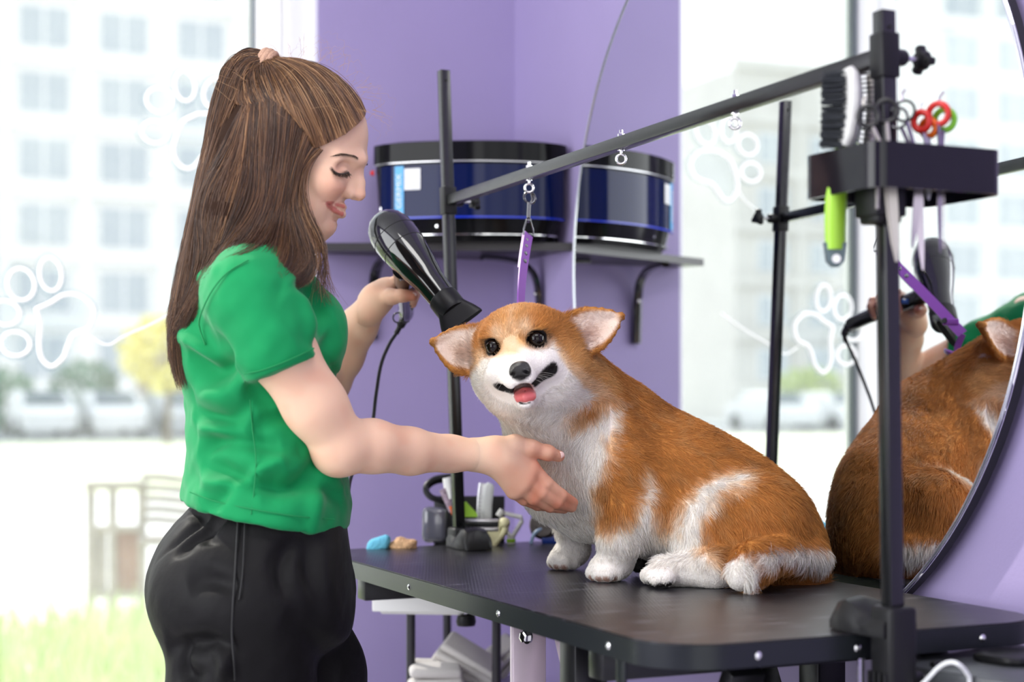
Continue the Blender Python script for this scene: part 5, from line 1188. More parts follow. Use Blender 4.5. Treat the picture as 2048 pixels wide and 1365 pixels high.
# t-shirt
fs = Field((-.60, 2.06, .89), (-.15, 2.76, 1.38), .0038)
fs.ell(tt_(505, 640, 0), (.102, .140, .125), TB, k=.04); fs.ell(tt_(524, 790, 0), (.103, .128, .13), TB, k=.06); fs.ell(tt_(533, 925, 0), (.102, .132, .13), TB, k=.06); fs.ell(tt_(531, 1030, 0), (.117, .156, .10), TB, k=.06)
for s in (-1, 1): fs.ell(tt_(602, 665, s*.065), (.056, .052, .058), TB, k=.05)
fs.cone(tt_(492, 578, -.125), .050, tt_(492, 578, .135), .050, .05); fs.ell(tt_(505, 535, 0), (.068, .085, .035), TB, k=.04)
fs.ell(tt_(440, 640, 0), (.060, .11, .10), TB, k=.05)
# sleeves
fsl = Field((-.60, 2.06, .89), (-.15, 2.76, 1.38), .0038)
S0, S1 = p(500, 592, 2.132), p(596, 800, 2.140); fsl.chain([tt_(497, 592, -.07), S0, p(545, 690, 2.130), S1], [.05, .0565, .0560, .0545], .03)
ad = np.array(p(640, 712, 2.12)-p(490, 768, 2.11)); av = S1-S0; nh = av-ad*(av@ad)/(ad@ad); nh /= np.linalg.norm(nh); fsl.halfspace_cut(p(565, 741, 2.12), nh)
fsr = Field((-.60, 2.06, .89), (-.15, 2.76, 1.38), .0038)
SL0, SL1 = SHL, SHL+(ELL-SHL)*.85; fsr.chain([tt_(497, 592, .08), SL0, SL1], [.05, .057, .055], .03)
avl = SL1-SL0; avl /= np.linalg.norm(avl); fsr.halfspace_cut(SL0+(ELL-SL0)*.72, avl)
for o_ in (fsl, fsr): fs.mix((slice(None),)*3, o_.d, .035, 'add')
hn = p(692, 1062, 2.28)-p(368, 1002, 2.28); hn = np.array((-hn[2], 0, hn[0])); hn = -hn/np.linalg.norm(hn); fs.halfspace_cut(p(368, 1002, 2.28), hn)
fs.cone(p(548, 470, 2.27), .060, p(530, 520, 2.27), .060, .006, 'sub')
Vs, Qs = fs.mesh(2); Ns = normals(Vs, Qs)
def fold(Vm, a, b, w_, amp, wig=.012, seed=0):
    "soft crease running from a to b"
    a, b = np.array(a), np.array(b); v = b-a; amp = amp*2.4; t = np.clip(((Vm-a)@v)/(v@v), 0, 1); q = Vm-a-t[:, None]*v; ln = np.linalg.norm(q, axis=1)
    side = np.cross(v/np.linalg.norm(v), np.array((0, -1., 0))); sd = q@side+wig*np.sin(t*4+seed); return amp*np.sin(np.pi*np.clip(t, 0, 1))**.7*np.exp(-(sd/w_)**2)*sst(.12, .05, np.abs(q[:, 1]))
def sp2(px, py, Vm=Vs): d_ = surf(Vm, px, py, 10); return np.array(P(px, py, d_ or 2.28))
dsp = np.zeros(len(Vs))
FOLDS = [((395, 905), (560, 880), .012, -.009), ((392, 880), (520, 850), .010, .007), ((400, 940), (640, 955), .013, -.008), ((395, 965), (600, 915), .011, .007), ((560, 905), (690, 870), .012, -.010), ((540, 930), (690, 910), .010, .007), ((520, 990), (690, 985), .013, -.006), ((500, 880), (640, 800), .012, -.008), ((385, 850), (500, 800), .012, -.007), ((380, 800), (470, 740), .012, .006),
         ((375, 690), (470, 760), .012, -.008), ((365, 640), (430, 760), .010, .006), ((590, 560), (650, 680), .010, -.007), ((560, 600), (640, 650), .010, .005), ((430, 700), (500, 765), .010, -.005), ((600, 700), (680, 640), .010, -.005), ((640, 800), (690, 740), .012, -.006), ((400, 1000), (520, 960), .012, -.005), ((610, 1040), (690, 960), .012, .005)]
for k, (a, b_, w_, am) in enumerate(FOLDS): dsp += fold(Vs, sp2(*a), sp2(*b_), w_, am, seed=k)
dsp += (vnoise(Vs*np.array([22, 22, 34]), 41)-.5)*.008+(vnoise(Vs*55, 42)-.5)*.003
Vs = Vs+Ns*dsp[:, None]; Vs = lap(Vs, Qs, .3)
def cloth(name, col, rough, sheen, bscale, bump, spec=.3):
    m = mat(name, col, rough, spec=spec, noise=.05, nscale=25, bump=bump, bscale=bscale, sheen=sheen); return m
M_shirt = cloth('green_jersey', srgb(0, 136, 76), .8, .15, 900, .15)
shirt = npobj('t_shirt', Vs, Qs, M_shirt, per)
M_seam = mat('green_seam', srgb(1, 128, 70), .8)
def seam(name, pts, r, m, par, Vm, off=.0012):
    b = BM(); q = []
    for x, y in pts:
        d_ = surf(Vm, x, y, 12)
        if d_: q.append(Vector(P(x, y, d_-off)))
    if len(q) > 2: tube(b, catmull(q, 3), r, 6); o = obj(name, b, m); o.parent = par; o.matrix_parent_inverse = Matrix.Identity(4)
    else: b.free()
seam('sleeve_seam', [(497, 520), (455, 545), (425, 580), (405, 620), (398, 650), (410, 690)], .0011, M_seam, shirt, Vs, .0)
seam('sleeve_hem', [(488, 748), (520, 742), (555, 730), (590, 715), (628, 697)], .0010, M_seam, shirt, Vs, .0)
seam('waist_hem', [(380, 985), (430, 1003), (490, 1016), (550, 1027), (610, 1035), (670, 1040)], .0010, M_seam, shirt, Vs, .0)
seam('side_seam', [(500, 800), (505, 860), (512, 920), (508, 980), (502, 1030)], .0010, M_seam, shirt, Vs, .0)
# trousers
fp2 = Field((-.66, 2.04, -.01), (-.10, 2.68, 1.03), .0052)
fp2.ell(tt_(530, 1040, 0), (.098, .134, .05), TB, k=.04); fp2.ell(tt_(490, 1172, 0), (.132, .160, .125), TB, k=.05); fp2.ell(tt_(440, 1195, -.06), (.098, .085, .10), TB, k=.05); fp2.ell(tt_(440, 1195, .06), (.098, .085, .10), TB, k=.05)
fp2.ell(tt_(590, 1150, 0), (.072, .13, .14), TB, k=.05)
def fz(px, d, z): v = P(px, 800, d); return np.array((v.x, v.y, z))
fp2.chain([tt_(500, 1210, -.075), fz(484, 2.285, .66), fz(500, 2.28, .46), fz(480, 2.29, .10)], [.115, .100, .082, .068], .03)
fp2.chain([tt_(510, 1210, .075), fz(592, 2.435, .66), fz(610, 2.44, .46), fz(600, 2.45, .10)], [.115, .100, .082, .068], .03)
Vp2, Qp2 = fp2.mesh(2); Np2 = normals(Vp2, Qp2); dsp = np.zeros(len(Vp2))
sq = lambda x, y: sp2(x, y, Vp2)
for k, (a, b_, w_, am) in enumerate([((385, 1010), (350, 1090), .008, -.008), ((410, 1015), (385, 1110), .009, -.007), ((440, 1020), (430, 1090), .008, -.006), ((600, 1065), (560, 1200), .012, -.006), ((640, 1065), (620, 1250), .012, -.006), ((330, 1270), (480, 1330), .014, -.009), ((420, 1290), (455, 1365), .012, .010), ((560, 1250), (690, 1330), .014, -.007), ((480, 1150), (380, 1190), .016, -.005), ((350, 1300), (400, 1365), .012, -.008), ((660, 1080), (690, 1300), .014, .006)]): dsp += fold(Vp2, sq(*a), sq(*b_), w_, am, seed=k)
dsp += (vnoise(Vp2*np.array([18, 18, 9]), 51)-.5)*.007+(vnoise(Vp2*50, 52)-.5)*.0015
wz = sst(.985, 1.0, Vp2[:, 2]); ang = np.arctan2(Vp2[:, 1]-2.36, Vp2[:, 0]+.367); dsp += .0022*np.sin(ang*46)*wz
Vp2 = Vp2+Np2*dsp[:, None]; Vp2 = lap(Vp2, Qp2, .4)
M_trou = mat('black_nylon', (.0055, .005, .0055), .58, spec=.14, bump=.10, bscale=60)
trou = npobj('trousers', Vp2, Qp2, M_trou, per)
M_stitch = mat('dark_stitch', (.006, .006, .006), .7)
seam('side_seam', [(476, 1045), (473, 1090), (470, 1150), (466, 1210), (464, 1270), (468, 1330), (470, 1362)], .0018, M_stitch, trou, Vp2, .0)
seam('pocket_seam', [(490, 1040), (488, 1090), (485, 1150), (478, 1200)], .0012, M_stitch, trou, Vp2, .0)
for k, (x, d, s) in enumerate(((500, 2.29, 1), (620, 2.45, 1))):
    b = BM(); q = fz(x, d, .0); box(b, prel(q+np.array((.05, 0, .028))), (.25, .088, .052), rot=Matrix.Rotation(ta, 4, 'Z'), bev=.022, seg=3); obj('shoe', b, mat('black_shoe', (.02, .02, .021), .5), per)

# hair: a dark mass with strands over it
fm = Field((-.60, 2.14, 1.02), (-.17, 2.56, 1.62), .0040)
fm.ell(hp(586, 258), (.0985, .0765, .0925), HB2, k=.02); fm.ell(hp(555, 300), (.082, .077, .09), HB2, k=.03)
face_c = hp(744, 348); fm.ell(face_c, (.096, .12, .110), HB2, k=.012, op='sub'); fm.ell(hp(700, 440), (.065, .12, .10), HB2, k=.012, op='sub')
NS = -.066
fm.chain([hp(560, 330, NS), hp(545, 420, NS), p(515, 480, 2.185), p(455, 520, 2.15)], [.026, .024, .020, .012], .03)
fm.chain([hp(500, 300, -.05), p(470, 430, 2.21), p(425, 540, 2.22), p(385, 640, 2.22), p(365, 720, 2.235)], [.05, .046, .034, .022, .010], .03)
fm.chain([hp(500, 300, .05), p(470, 430, 2.33), p(425, 540, 2.32), p(375, 640, 2.28)], [.05, .045, .030, .018], .03)
TIE = hp(532, 133)
fm.chain([TIE, hp(500, 128), hp(472, 155), hp(456, 220), p(445, 320, 2.255), p(428, 430, 2.25), p(400, 530, 2.25), p(368, 630, 2.25), p(356, 710, 2.25)], [.014, .019, .020, .021, .024, .026, .024, .016, .008], .02)
FD = fm.d.copy(); FG3 = np.gradient(FD, fm.h)
def outside(pts, gap):
    "push hair points out of the dark mass"
    q = pts.reshape(-1, 3); g = gap.reshape(-1)
    for _ in range(4):
        i = np.round((q-fm.lo)/fm.h).astype(int); ok = ((i >= 0) & (i < fm.n)).all(1); i = np.clip(i, 0, fm.n-1); d = FD[i[:, 0], i[:, 1], i[:, 2]]
        gr = np.stack([FG3[k][i[:, 0], i[:, 1], i[:, 2]] for k in range(3)], 1); gr /= np.maximum(np.linalg.norm(gr, axis=1), 1e-6)[:, None]
        m = ok & (d < g); q[m] += gr[m]*np.minimum(g-d, .03)[m][:, None]
    return q.reshape(pts.shape)
Vm_, Qm_ = fm.mesh(2)
hm = npobj('hair', Vm_, Qm_, mat('dark_brown_hair', srgb(46, 31, 23), .85, spec=.1), per)
hr = np.random.default_rng(77); HS = []; HC = []; HW = []
HCOL = [np.array(srgb(*c)) for c in ((58, 38, 26), (84, 57, 38), (112, 78, 52), (150, 110, 74), (188, 148, 106))]
def hcol(n, bias): i = np.clip(hr.normal(bias, .8, n), 0, 3.99); k = i.astype(int); t = (i-k)[:, None]; A = np.array(HCOL); return A[k]*(1-t)+A[k+1]*t
def group(guides, n, thick, K=12, wav=.003, rad=.00042, bias=1.2, taper=.35, endj=.1):
    G_ = np.array([np.array(catmull(g, 6))[np.linspace(0, 6*(len(g)-1), K).astype(int)] for g in guides]); M = len(G_)
    s = hr.random(n)*(M-1); i = np.minimum(s.astype(int), M-2); t = (s-i)[:, None, None]; pts = G_[i]*(1-t)+G_[i+1]*t
    off = hr.normal(size=(n, 3))*thick; u = np.linspace(0, 1, K); env = (.12+.88*np.sin(np.pi*np.clip(u*1.1+.02, 0, 1)))
    pts = pts+off[:, None]*env[None, :, None]
    ph = hr.random((n, 3))*6.28; fq = hr.uniform(1.2, 3, (n, 1)); w_ = np.stack([np.sin(ph[:, [k]]+u[None]*fq*3) for k in range(3)], 2); pts = pts+w_*wav*u[None, :, None]
    # uneven lengths: slide along the own path
    e = 1-endj*hr.random(n); idx = u[None]*e[:, None]*(K-1); a = np.floor(idx).astype(int).clip(0, K-2); fr_ = (idx-a)[..., None]; ar = np.arange(n)[:, None]; pts = pts[ar, a]*(1-fr_)+pts[ar, a+1]*fr_
    pts = outside(pts.copy(), np.repeat((.0005+.0055*hr.random(n)**1.6)[:, None], K, 1)*np.clip(u*6, .1, 1)[None])
    for _ in range(2): pts[:, 1:-1] = .5*pts[:, 1:-1]+.25*(pts[:, :-2]+pts[:, 2:])
    HS.append(pts); HC.append(hcol(n, bias+.75*np.sin(s*6.1+bias*9)+.5*np.sin(s*17+off[:, 0]/max(thick, 1e-5)))); HW.append(np.full(n, rad))
def over(root, lift=1.0, end=TIE, m=7):
    "path over the skull from a hairline point to the tie"
    c = hp(588, 262); a = root-c; b_ = end-c; out = []
    for k in range(m):
        t = k/(m-1); v = a*(1-t)+b_*t; v = v/np.linalg.norm(v); lv = HB2.T@v; rr = 1/math.sqrt((lv[0]/.106)**2+(lv[1]/.085)**2+(lv[2]/.099)**2); L0 = np.linalg.norm(a)*(1-t)+np.linalg.norm(b_)*t
        out.append(c+v*((rr*lift)*math.sin(math.pi*min(t*1.15, 1)) + L0*(1-math.sin(math.pi*min(t*1.15, 1))) if t < .87 else np.linalg.norm(b_)*1.0*(t) + rr*(1-t)))
    return out
for sgn in (-1, 1):
    roots = [hp(731, 222, sgn*.004), hp(729, 232, sgn*.025), hp(715, 248, sgn*.046), hp(690, 268, sgn*.060), hp(655, 286, sgn*.068), hp(630, 296, sgn*.072), hp(610, 268, sgn*.076), hp(590, 240, sgn*.078), hp(545, 200, sgn*.074)]
    group([over(q) for q in roots], 4200, .0022, wav=.002, bias=2.1, endj=.02)  # crown strands coloured lighter to paint in the golden top highlight
group([over(q, 1.0, m=7) for q in (hp(560, 205, -.075), hp(540, 208, -.072), hp(520, 216, -.068), hp(500, 226, -.060), hp(486, 222, -.048), hp(478, 205, -.030), hp(474, 195, -.01))], 3000, .0035, wav=.002, bias=1.2, endj=.02)
# ponytail
def pt_g(dx, dl): return [TIE+HL2*dl*.1, hp(505+dx*.1, 121+abs(dx)*.06, dl*.5), hp(474+dx*.5, 140+dx*.12, dl*.7), p(452+dx*.8, 215, 2.265+dl), p(438+dx, 330, 2.255+dl), p(418+dx*1.1, 440, 2.25+dl), p(388+dx*1.1, 545, 2.245+dl), p(356+dx*.8, 640, 2.245+dl), p(347+dx*.55, 710, 2.25+dl), p(366+dx*.35, 775, 2.25+dl)]
for dl in (-.032, -.012, .015): group([pt_g(dx, dl) for dx in (-12, 0, 14, 28)], 1700, .0055, K=16, wav=.006, bias=1.1, endj=.22)
# free lower hair, near side: from the parting and temple down over the ear to the shoulder and back
def ng(*q): return list(q)
nz_ = lambda x, y, l=-.080: hp(x, y, l)
NG = [ng(nz_(498, 232, -.060), nz_(482, 300, -.075), nz_(466, 380, -.072), p(442, 470, 2.205), p(410, 540, 2.195), p(376, 620, 2.20), p(350, 690, 2.225), p(362, 760, 2.235)),
      ng(nz_(520, 215, -.066), nz_(512, 300, -.082), nz_(500, 380, -.080), p(478, 465, 2.185), p(438, 520, 2.16), p(395, 590, 2.175), p(362, 660, 2.205), p(356, 730, 2.225)),
      ng(nz_(548, 200, -.070), nz_(545, 290, -.086), nz_(535, 375, -.082), p(515, 450, 2.178), p(480, 500, 2.135), p(430, 545, 2.13), p(392, 605, 2.165), p(368, 680, 2.20)),
      ng(nz_(585, 225, -.074), nz_(574, 300, -.087), nz_(562, 375, -.083), p(545, 440, 2.178), p(528, 485, 2.14), p(500, 508, 2.105), p(455, 520, 2.10), p(415, 548, 2.12)),
      ng(nz_(620, 260, -.074), nz_(598, 315, -.084), nz_(582, 380, -.080), p(572, 440, 2.185), p(566, 490, 2.15), p(560, 520, 2.12), p(545, 545, 2.10), p(560, 560, 2.095)),
      ng(nz_(625, 292, -.071), nz_(600, 328, -.080), nz_(586, 385, -.078), p(582, 440, 2.185), p(596, 495, 2.16), p(602, 530, 2.14), p(583, 552, 2.12), p(560, 562, 2.10)),
      ng(nz_(640, 298, -.069), nz_(603, 334, -.078), nz_(588, 385, -.076), p(592, 440, 2.18), p(620, 490, 2.17), p(632, 530, 2.165), p(618, 565, 2.15), p(590, 575, 2.14))]
group(NG[:4], 5200, .0045, K=16, wav=.005, bias=.6, endj=.18); group(NG[3:], 3600, .0036, K=16, wav=.004, bias=.9, endj=.2)
group([ng(nz_(640, 300, -.070), nz_(606, 335, -.080), nz_(598, 395, -.074), p(612, 440, 2.18), p(640, 490, 2.18), p(648, 530, 2.18), p(655, 570, 2.18), p(690, 610, 2.19)), ng(nz_(645, 300, -.070), nz_(612, 335, -.078), nz_(604, 395, -.074), p(622, 440, 2.18), p(650, 490, 2.18), p(640, 540, 2.18), p(632, 580, 2.17), p(625, 600, 2.17))], 120, .002, K=14, wav=.010, bias=1.6)
# far side falls in front of the far shoulder and down the back
FGd = [ng(hp(500, 230, .06), hp(480, 330, .078), p(460, 440, 2.43), p(430, 530, 2.43), p(390, 620, 2.39), p(365, 720, 2.28)), ng(hp(560, 220, .072), hp(550, 330, .084), p(530, 430, 2.45), p(510, 500, 2.47), p(470, 545, 2.49), p(430, 590, 2.47)), ng(hp(630, 270, .074), hp(600, 340, .082), p(585, 430, 2.45), p(590, 490, 2.47), p(600, 540, 2.49), p(600, 590, 2.49))]
group(FGd, 3600, .006, K=14, wav=.005, bias=1.2, endj=.2)
# flyaways
fw = []
for k in range(110):
    c = hp(600, 250); v = hr.normal(size=3); v[2] = abs(v[2])*.9+.1; v[0] += .5; v /= np.linalg.norm(v); lv = HB2.T@v; rr = 1/math.sqrt((lv[0]/.112)**2+(lv[1]/.086)**2+(lv[2]/.100)**2); a = c+v*rr
    if lv[2] < .25 and lv[0] > .55: continue
    t0 = np.cross(v, hr.normal(size=3)); t0 /= np.linalg.norm(t0); L_ = hr.uniform(.02, .06); fw.append([a+t0*L_*u+v*L_*.7*math.sin(u*2.4)*hr.uniform(.7, 1) for u in np.linspace(0, 1, 12)])
HS2 = np.array(fw)
M_hair = attr_mat('hair_strand', .38, .5, transl=.12)
K_ = [a.shape[1] for a in HS]
for i, (a, c, w_) in enumerate(zip(HS, HC, HW)):
    o = strands('hair_strands', a, w_, np.clip(c, 0, 1), M_hair, per); o['kind'] = 'stuff'
o = strands('flyaway_hair', HS2, np.full(len(HS2), .00016), np.tile(HCOL[4], (len(HS2), 1)), M_hair, per); o['kind'] = 'stuff'
b = BM()
for k, (rx, off) in enumerate(((.0165, -.006), (.0175, 0), (.0165, .006))):
    ax = (hp(520, 128)-hp(545, 138)); ax /= np.linalg.norm(ax); torus(b, prel(TIE+ax*off+HU2*.004), rx, .0062, Vector(ax), 24, 10)
obj('hair_tie', b, mat('beige_scrunchie', srgb(190, 152, 128), .8, bump=.5, bscale=300), per)

# ------------------------------------------------------------------ hair dryer held over the dog
dr_ = thing('hair_dryer', 'glossy black hair dryer with a flat nozzle held in her raised hand', 'hair dryer', P(830, 545, 2.70))
rd = lambda v: Vector(v)-dr_.location
A0, A1 = Vector(P(772, 452, 2.745)), Vector(P(893, 606, 2.665)); ax = (A1-A0).normalized(); Ln = (A1-A0).length
b = BM(); prof = [(0, -.022), (.014, -.0205), (.026, -.0140), (.0345, -.002), (.0390, .014), (.0405, .032), (.0398, .052), (.0370, .075), (.0330, .100), (.0290, .122), (.0255, .142), (.0235, Ln)]
lathe(b, prof, rd(A0), ax, 40); obj('barrel', b, M_gloss, dr_)
for q, r in ((.030, .0407), (.060, .0392)):
    b = BM(); torus(b, rd(A0+ax*q), r-.0004, .0007, ax, 48, 6); obj('panel_gap', b, mat('gap_dark', (.002, .002, .002), .6), dr_)
b = BM(); lathe(b, [(.0245, Ln-.012), (.0262, Ln-.010), (.0262, Ln+.018), (.0240, Ln+.024)], rd(A0), ax, 32); obj('nozzle_collar', b, M_blackplastic, dr_)
edge = Vector(P(963, 617, 2.66)-P(885, 662, 2.66)).normalized(); edge = (edge-ax*edge.dot(ax)).normalized(); nt_ = ax.cross(edge)
b = BM(); rows = []
for k, (q, wx, wy) in enumerate(((Ln+.008, .0225, .0215), (Ln+.020, .0270, .0170), (Ln+.034, .0340, .0110), (Ln+.046, .0385, .0066), (Ln+.050, .0390, .0060))):
    c = A0+ax*q; rows.append([b.verts.new(rd(c+edge*(wx*(abs(math.cos(t))**.55)*math.copysign(1, math.cos(t)))+nt_*(wy*(abs(math.sin(t))**.55)*math.copysign(1, math.sin(t))))) for t in [2*math.pi*j/32+.01 for j in range(32)]])
for A_, B_ in zip(rows, rows[1:]):
    for j in range(32): b.faces.new((A_[j], A_[(j+1) % 32], B_[(j+1) % 32], B_[j]))
b.faces.new(rows[0][::-1]); b.faces.new(rows[-1]); obj('nozzle', b, M_blackplastic, dr_)
b = BM(); hpts = [Vector(P(806, 540, 2.715)), Vector(P(809, 566, 2.765)), Vector(P(811, 590, 2.82)), Vector(P(813, 612, 2.875)), Vector(P(812, 630, 2.915))]
tube(b, [rd(q) for q in catmull(hpts, 4)], [.018]*4+[.0165]*4+[.0155]*4+[.0150]*4+[.0135], 16); obj('handle', b, M_gloss, dr_)
b = BM(); tube(b, [rd(q) for q in catmull([Vector(P(812, 628, 2.905)), Vector(P(808, 640, 2.925)), Vector(P(799, 655, 2.935)), Vector(P(792, 668, 2.935))], 4)], [.011]*4+[.008]*4+[.005]*5, 12); obj('strain_relief', b, M_blackplastic, dr_)
b = BM(); torus(b, rd(P(796, 636, 2.915)), .009, .0014, (0, 1, .2), 20, 6); obj('hang_loop', b, M_blackplastic, dr_)
b = BM(); hv = (hpts[3]-hpts[1]).normalized(); sd_ = Vector((1, -.2, 0)); sd_ = (sd_-hv*sd_.dot(hv)).normalized(); box(b, rd(hpts[1]+sd_*.0165+Vector((0, .012, -.004))), (.006, .016, .010), bev=.002); obj('blue_switch', b, mat('blue_switch', (.02, .12, .5), .3), dr_)
b = BM(); tube(b, [rd(q) for q in catmull([Vector(P(792, 668, 2.935)), Vector(P(778, 690, 2.93)), Vector(P(762, 730, 2.92)), Vector(P(752, 790, 2.90)), Vector(P(744, 850, 2.88)), Vector(P(724, 900, 2.84)), Vector(P(702, 955, 2.78)), Vector(P(692, 1000, 2.72)), Vector(P(660, 1060, 2.66)), Vector(P(650, 1200, 2.62)), Vector(P(640, 1500, 2.60))], 6)], .0033, 8); obj('cord', b, M_blackplastic, dr_)
# ------------------------------------------------------------------ outside the window
GZ = -0.12
M_lawn = mat('lawn_soil', srgb(228, 232, 200), .9, noise=.25, nscale=1.5)
M_pave = mat('pale_pavement', (.80, .79, .76), .8, noise=.05, nscale=2)
M_road = mat('asphalt', (.32, .32, .33), .85, noise=.1)
def gplane(name, n0, n1, u0, u1, m, z=GZ):
    b = BM(); rbox(b, n0, n1, u0, u1, z-.2, z); return struct(name, b, m)
gplane('lawn_ground', -40, 30, 3.72, 9.3, M_lawn, GZ)
gplane('path', -60, 40, 9.3, 20.5, M_pave, GZ+.001)
gplane('verge_ground', -80, 50, 20.5, 47, M_lawn, GZ+.002)
gplane('road', -110, 70, 47, 66, M_road, GZ-.001)
gplane('outside_ground', -140, 90, 66, 110, M_pave, GZ-.002)
def blades(name, label, n0, n1, u0, u1, N, h, m, seed):
    r = np.random.default_rng(seed); n = r.uniform(n0, n1, N); u = r.uniform(u0, u1, N); a = r.uniform(0, 6.28, N); hh = h*r.uniform(.5, 1.2, N); w = .006+hh*.035
    bx = cy_*n-sy_*u; by = sy_*n+cy_*u; lx = r.uniform(-.4, .4, N)*hh; ly = r.uniform(-.4, .4, N)*hh
    V = np.zeros((N, 3, 3)); V[:, 0] = np.c_[bx-w*np.cos(a), by-w*np.sin(a), np.full(N, GZ)]; V[:, 1] = np.c_[bx+w*np.cos(a), by+w*np.sin(a), np.full(N, GZ)]; V[:, 2] = np.c_[bx+lx, by+ly, GZ+hh]
    me = bpy.data.meshes.new(name); me.from_pydata(V.reshape(-1, 3).tolist(), [], np.arange(3*N).reshape(-1, 3).tolist()); me.materials.append(m)
    o = bpy.data.objects.new(name, me); COL.objects.link(o); return tag(o, label, 'grass', kind='stuff')
M_blade = mat('grass_blade', srgb(216, 230, 170), .7, noise=.3, nscale=3)
blades('grass', 'tufty sunlit grass just outside the window', -3.0, 3.2, 5.6, 8.45, 8000, .22, M_blade, 1)
# apartment buildings
M_fac = mat('pale_facade', (.88, .88, .87), .85, noise=.03, nscale=.3); M_fac2 = mat('beige_facade', (.62, .60, .57), .85, noise=.05, nscale=.4)
M_pane = mat('sky_pane', (.42, .47, .52), .15, spec=.6)
M_fac3 = mat('white_facade', (.86, .87, .88), .8)
def building(label, n0, n1, u, z1, m, step_n, w, h, rows, z0, first=1.6, balc=False):
    o = thing('apartment_building', label, 'building', R(n0, u, GZ), YAW)
    L = n1-n0
    b = BM(); box(b, (L/2, 5.3, z1/2), (L, 10, z1)); 
    for k in range(int(z1//3)+1): box(b, (L/2, .17, z0+3*k-.65), (L+.2, .5, .55))
    cols = []
    x = first
    while x+w/2 < L-.3: cols.append(x); x += step_n
    for c in cols: box(b, (c-step_n/2, .2, z1/2), (.5, .42, z1))
    obj('facade', b, m, o)
    fb = BM(); box(fb, (0, .24, 0), (w, .12, h)); me = None
    first_w = None
    for k in range(rows):
        for c in cols:
            if first_w is None:
                first_w = obj('window', fb, M_fac3, o); pm = BM()
                for sx in (-w/4, w/4): box(pm, (sx, .16, 0), (w/2-.16, .06, h-.22))
                pane = obj('pane', pm, M_pane, first_w, smooth=False); wo_ = first_w
            else:
                wo_ = first_w.copy(); COL.objects.link(wo_); wo_.parent = o; pc_ = pane.copy(); COL.objects.link(pc_); pc_.parent = wo_
            wo_.location = (c, 0, z0+3*k+.75)
    if balc:
        for k in range(1, rows, 2):
            b = BM(); box(b, (cols[-1], -.5, z0+3*k-.6), (2.6, 1.2, .15)); box(b, (cols[-1], -1.05, z0+3*k-.1), (2.6, .08, .9)); obj('balcony', b, m, o)
    return o
building('tall pale apartment block with rows of windows seen through the glass behind the person', -15.6, 27.5, 75, 30, M_fac, 3.6, 2.3, 2.0, 9, 2.4, balc=True)
building('narrow beige block reflected at the left of the mirror', -51.0, -43.6, 76, 19.5, M_fac2, 3.4, 2.0, 1.8, 5, 2.4)
building('white apartment block with wide windows reflected at the right of the mirror', -78, -54.5, 74, 30, M_fac, 3.8, 2.6, 2.1, 9, 2.4)
# shrubs and trees by the road
def leaf_mass(name, label, cat, px_n, u, hgt, rad, col, N, seed, trunk=True, zc=None):
    o = thing(name, label, cat, R(px_n, u, GZ)); r = np.random.default_rng(seed)
    zc = hgt-rad if zc is None else zc
    ph = r.normal(size=(N, 3)); ph /= np.linalg.norm(ph, axis=1)[:, None]; q = ph*rad*(r.uniform(.35, 1, N)**.5)[:, None]*np.array([1, 1, .85]); q[:, 2] += zc; q[:, 2] = np.maximum(q[:, 2], .05)
    s = rad*.16; a = r.normal(size=(N, 3)); a /= np.linalg.norm(a, axis=1)[:, None]; c = np.cross(a, r.normal(size=(N, 3))); c /= np.linalg.norm(c, axis=1)[:, None]
    V = np.stack([q-a*s, q+c*s*.5, q+a*s, q-c*s*.5], 1).reshape(-1, 3)
    me = bpy.data.meshes.new('foliage'); me.from_pydata(V.tolist(), [], np.arange(4*N).reshape(-1, 4).tolist()); me.materials.append(mat('leaf_%d' % seed, col, .7, noise=.3, nscale=4))
    f = bpy.data.objects.new('foliage', me); COL.objects.link(f); f.parent = o; f['kind'] = 'stuff'
    b = BM(); tube(b, [(0, 0, 0), (.03, 0, zc*.5), (0, 0, zc+.1)], [rad*.09, rad*.07, rad*.04], 8); obj('stem', b, mat('bark', (.16, .12, .09), .9), o)
    return o
leaf_mass('yellow_tree', 'small yellow flowering tree beyond the path', 'tree', 9.6, 43, 3.7, 1.25, srgb(225, 215, 130), 500, 21)
for i, (n, u, h_, r_, c, lab) in enumerate(((7.8, 62, 2.6, 1.3, srgb(140, 165, 140), 'grey green shrub at the left edge of the car park'), (10.9, 63, 3.0, 1.35, srgb(120, 150, 125), 'round dull green shrub behind the first white car'), (13.6, 61.5, 3.2, 1.25, srgb(205, 190, 165), 'beige blossoming shrub behind the parked cars'), (15.9, 63, 3.0, 1.0, srgb(185, 205, 130), 'yellow green shrub next to the beige one'), (-37.5, 60, 3.0, 1.8, srgb(190, 205, 130), 'yellow green shrub reflected at the middle of the mirror'), (-46, 62, 3.4, 2.0, srgb(140, 165, 150), 'grey green shrub reflected near the tall pole'))):
    leaf_mass('shrub', lab, 'shrub', n, u, h_, r_, c, 420, 30+i)
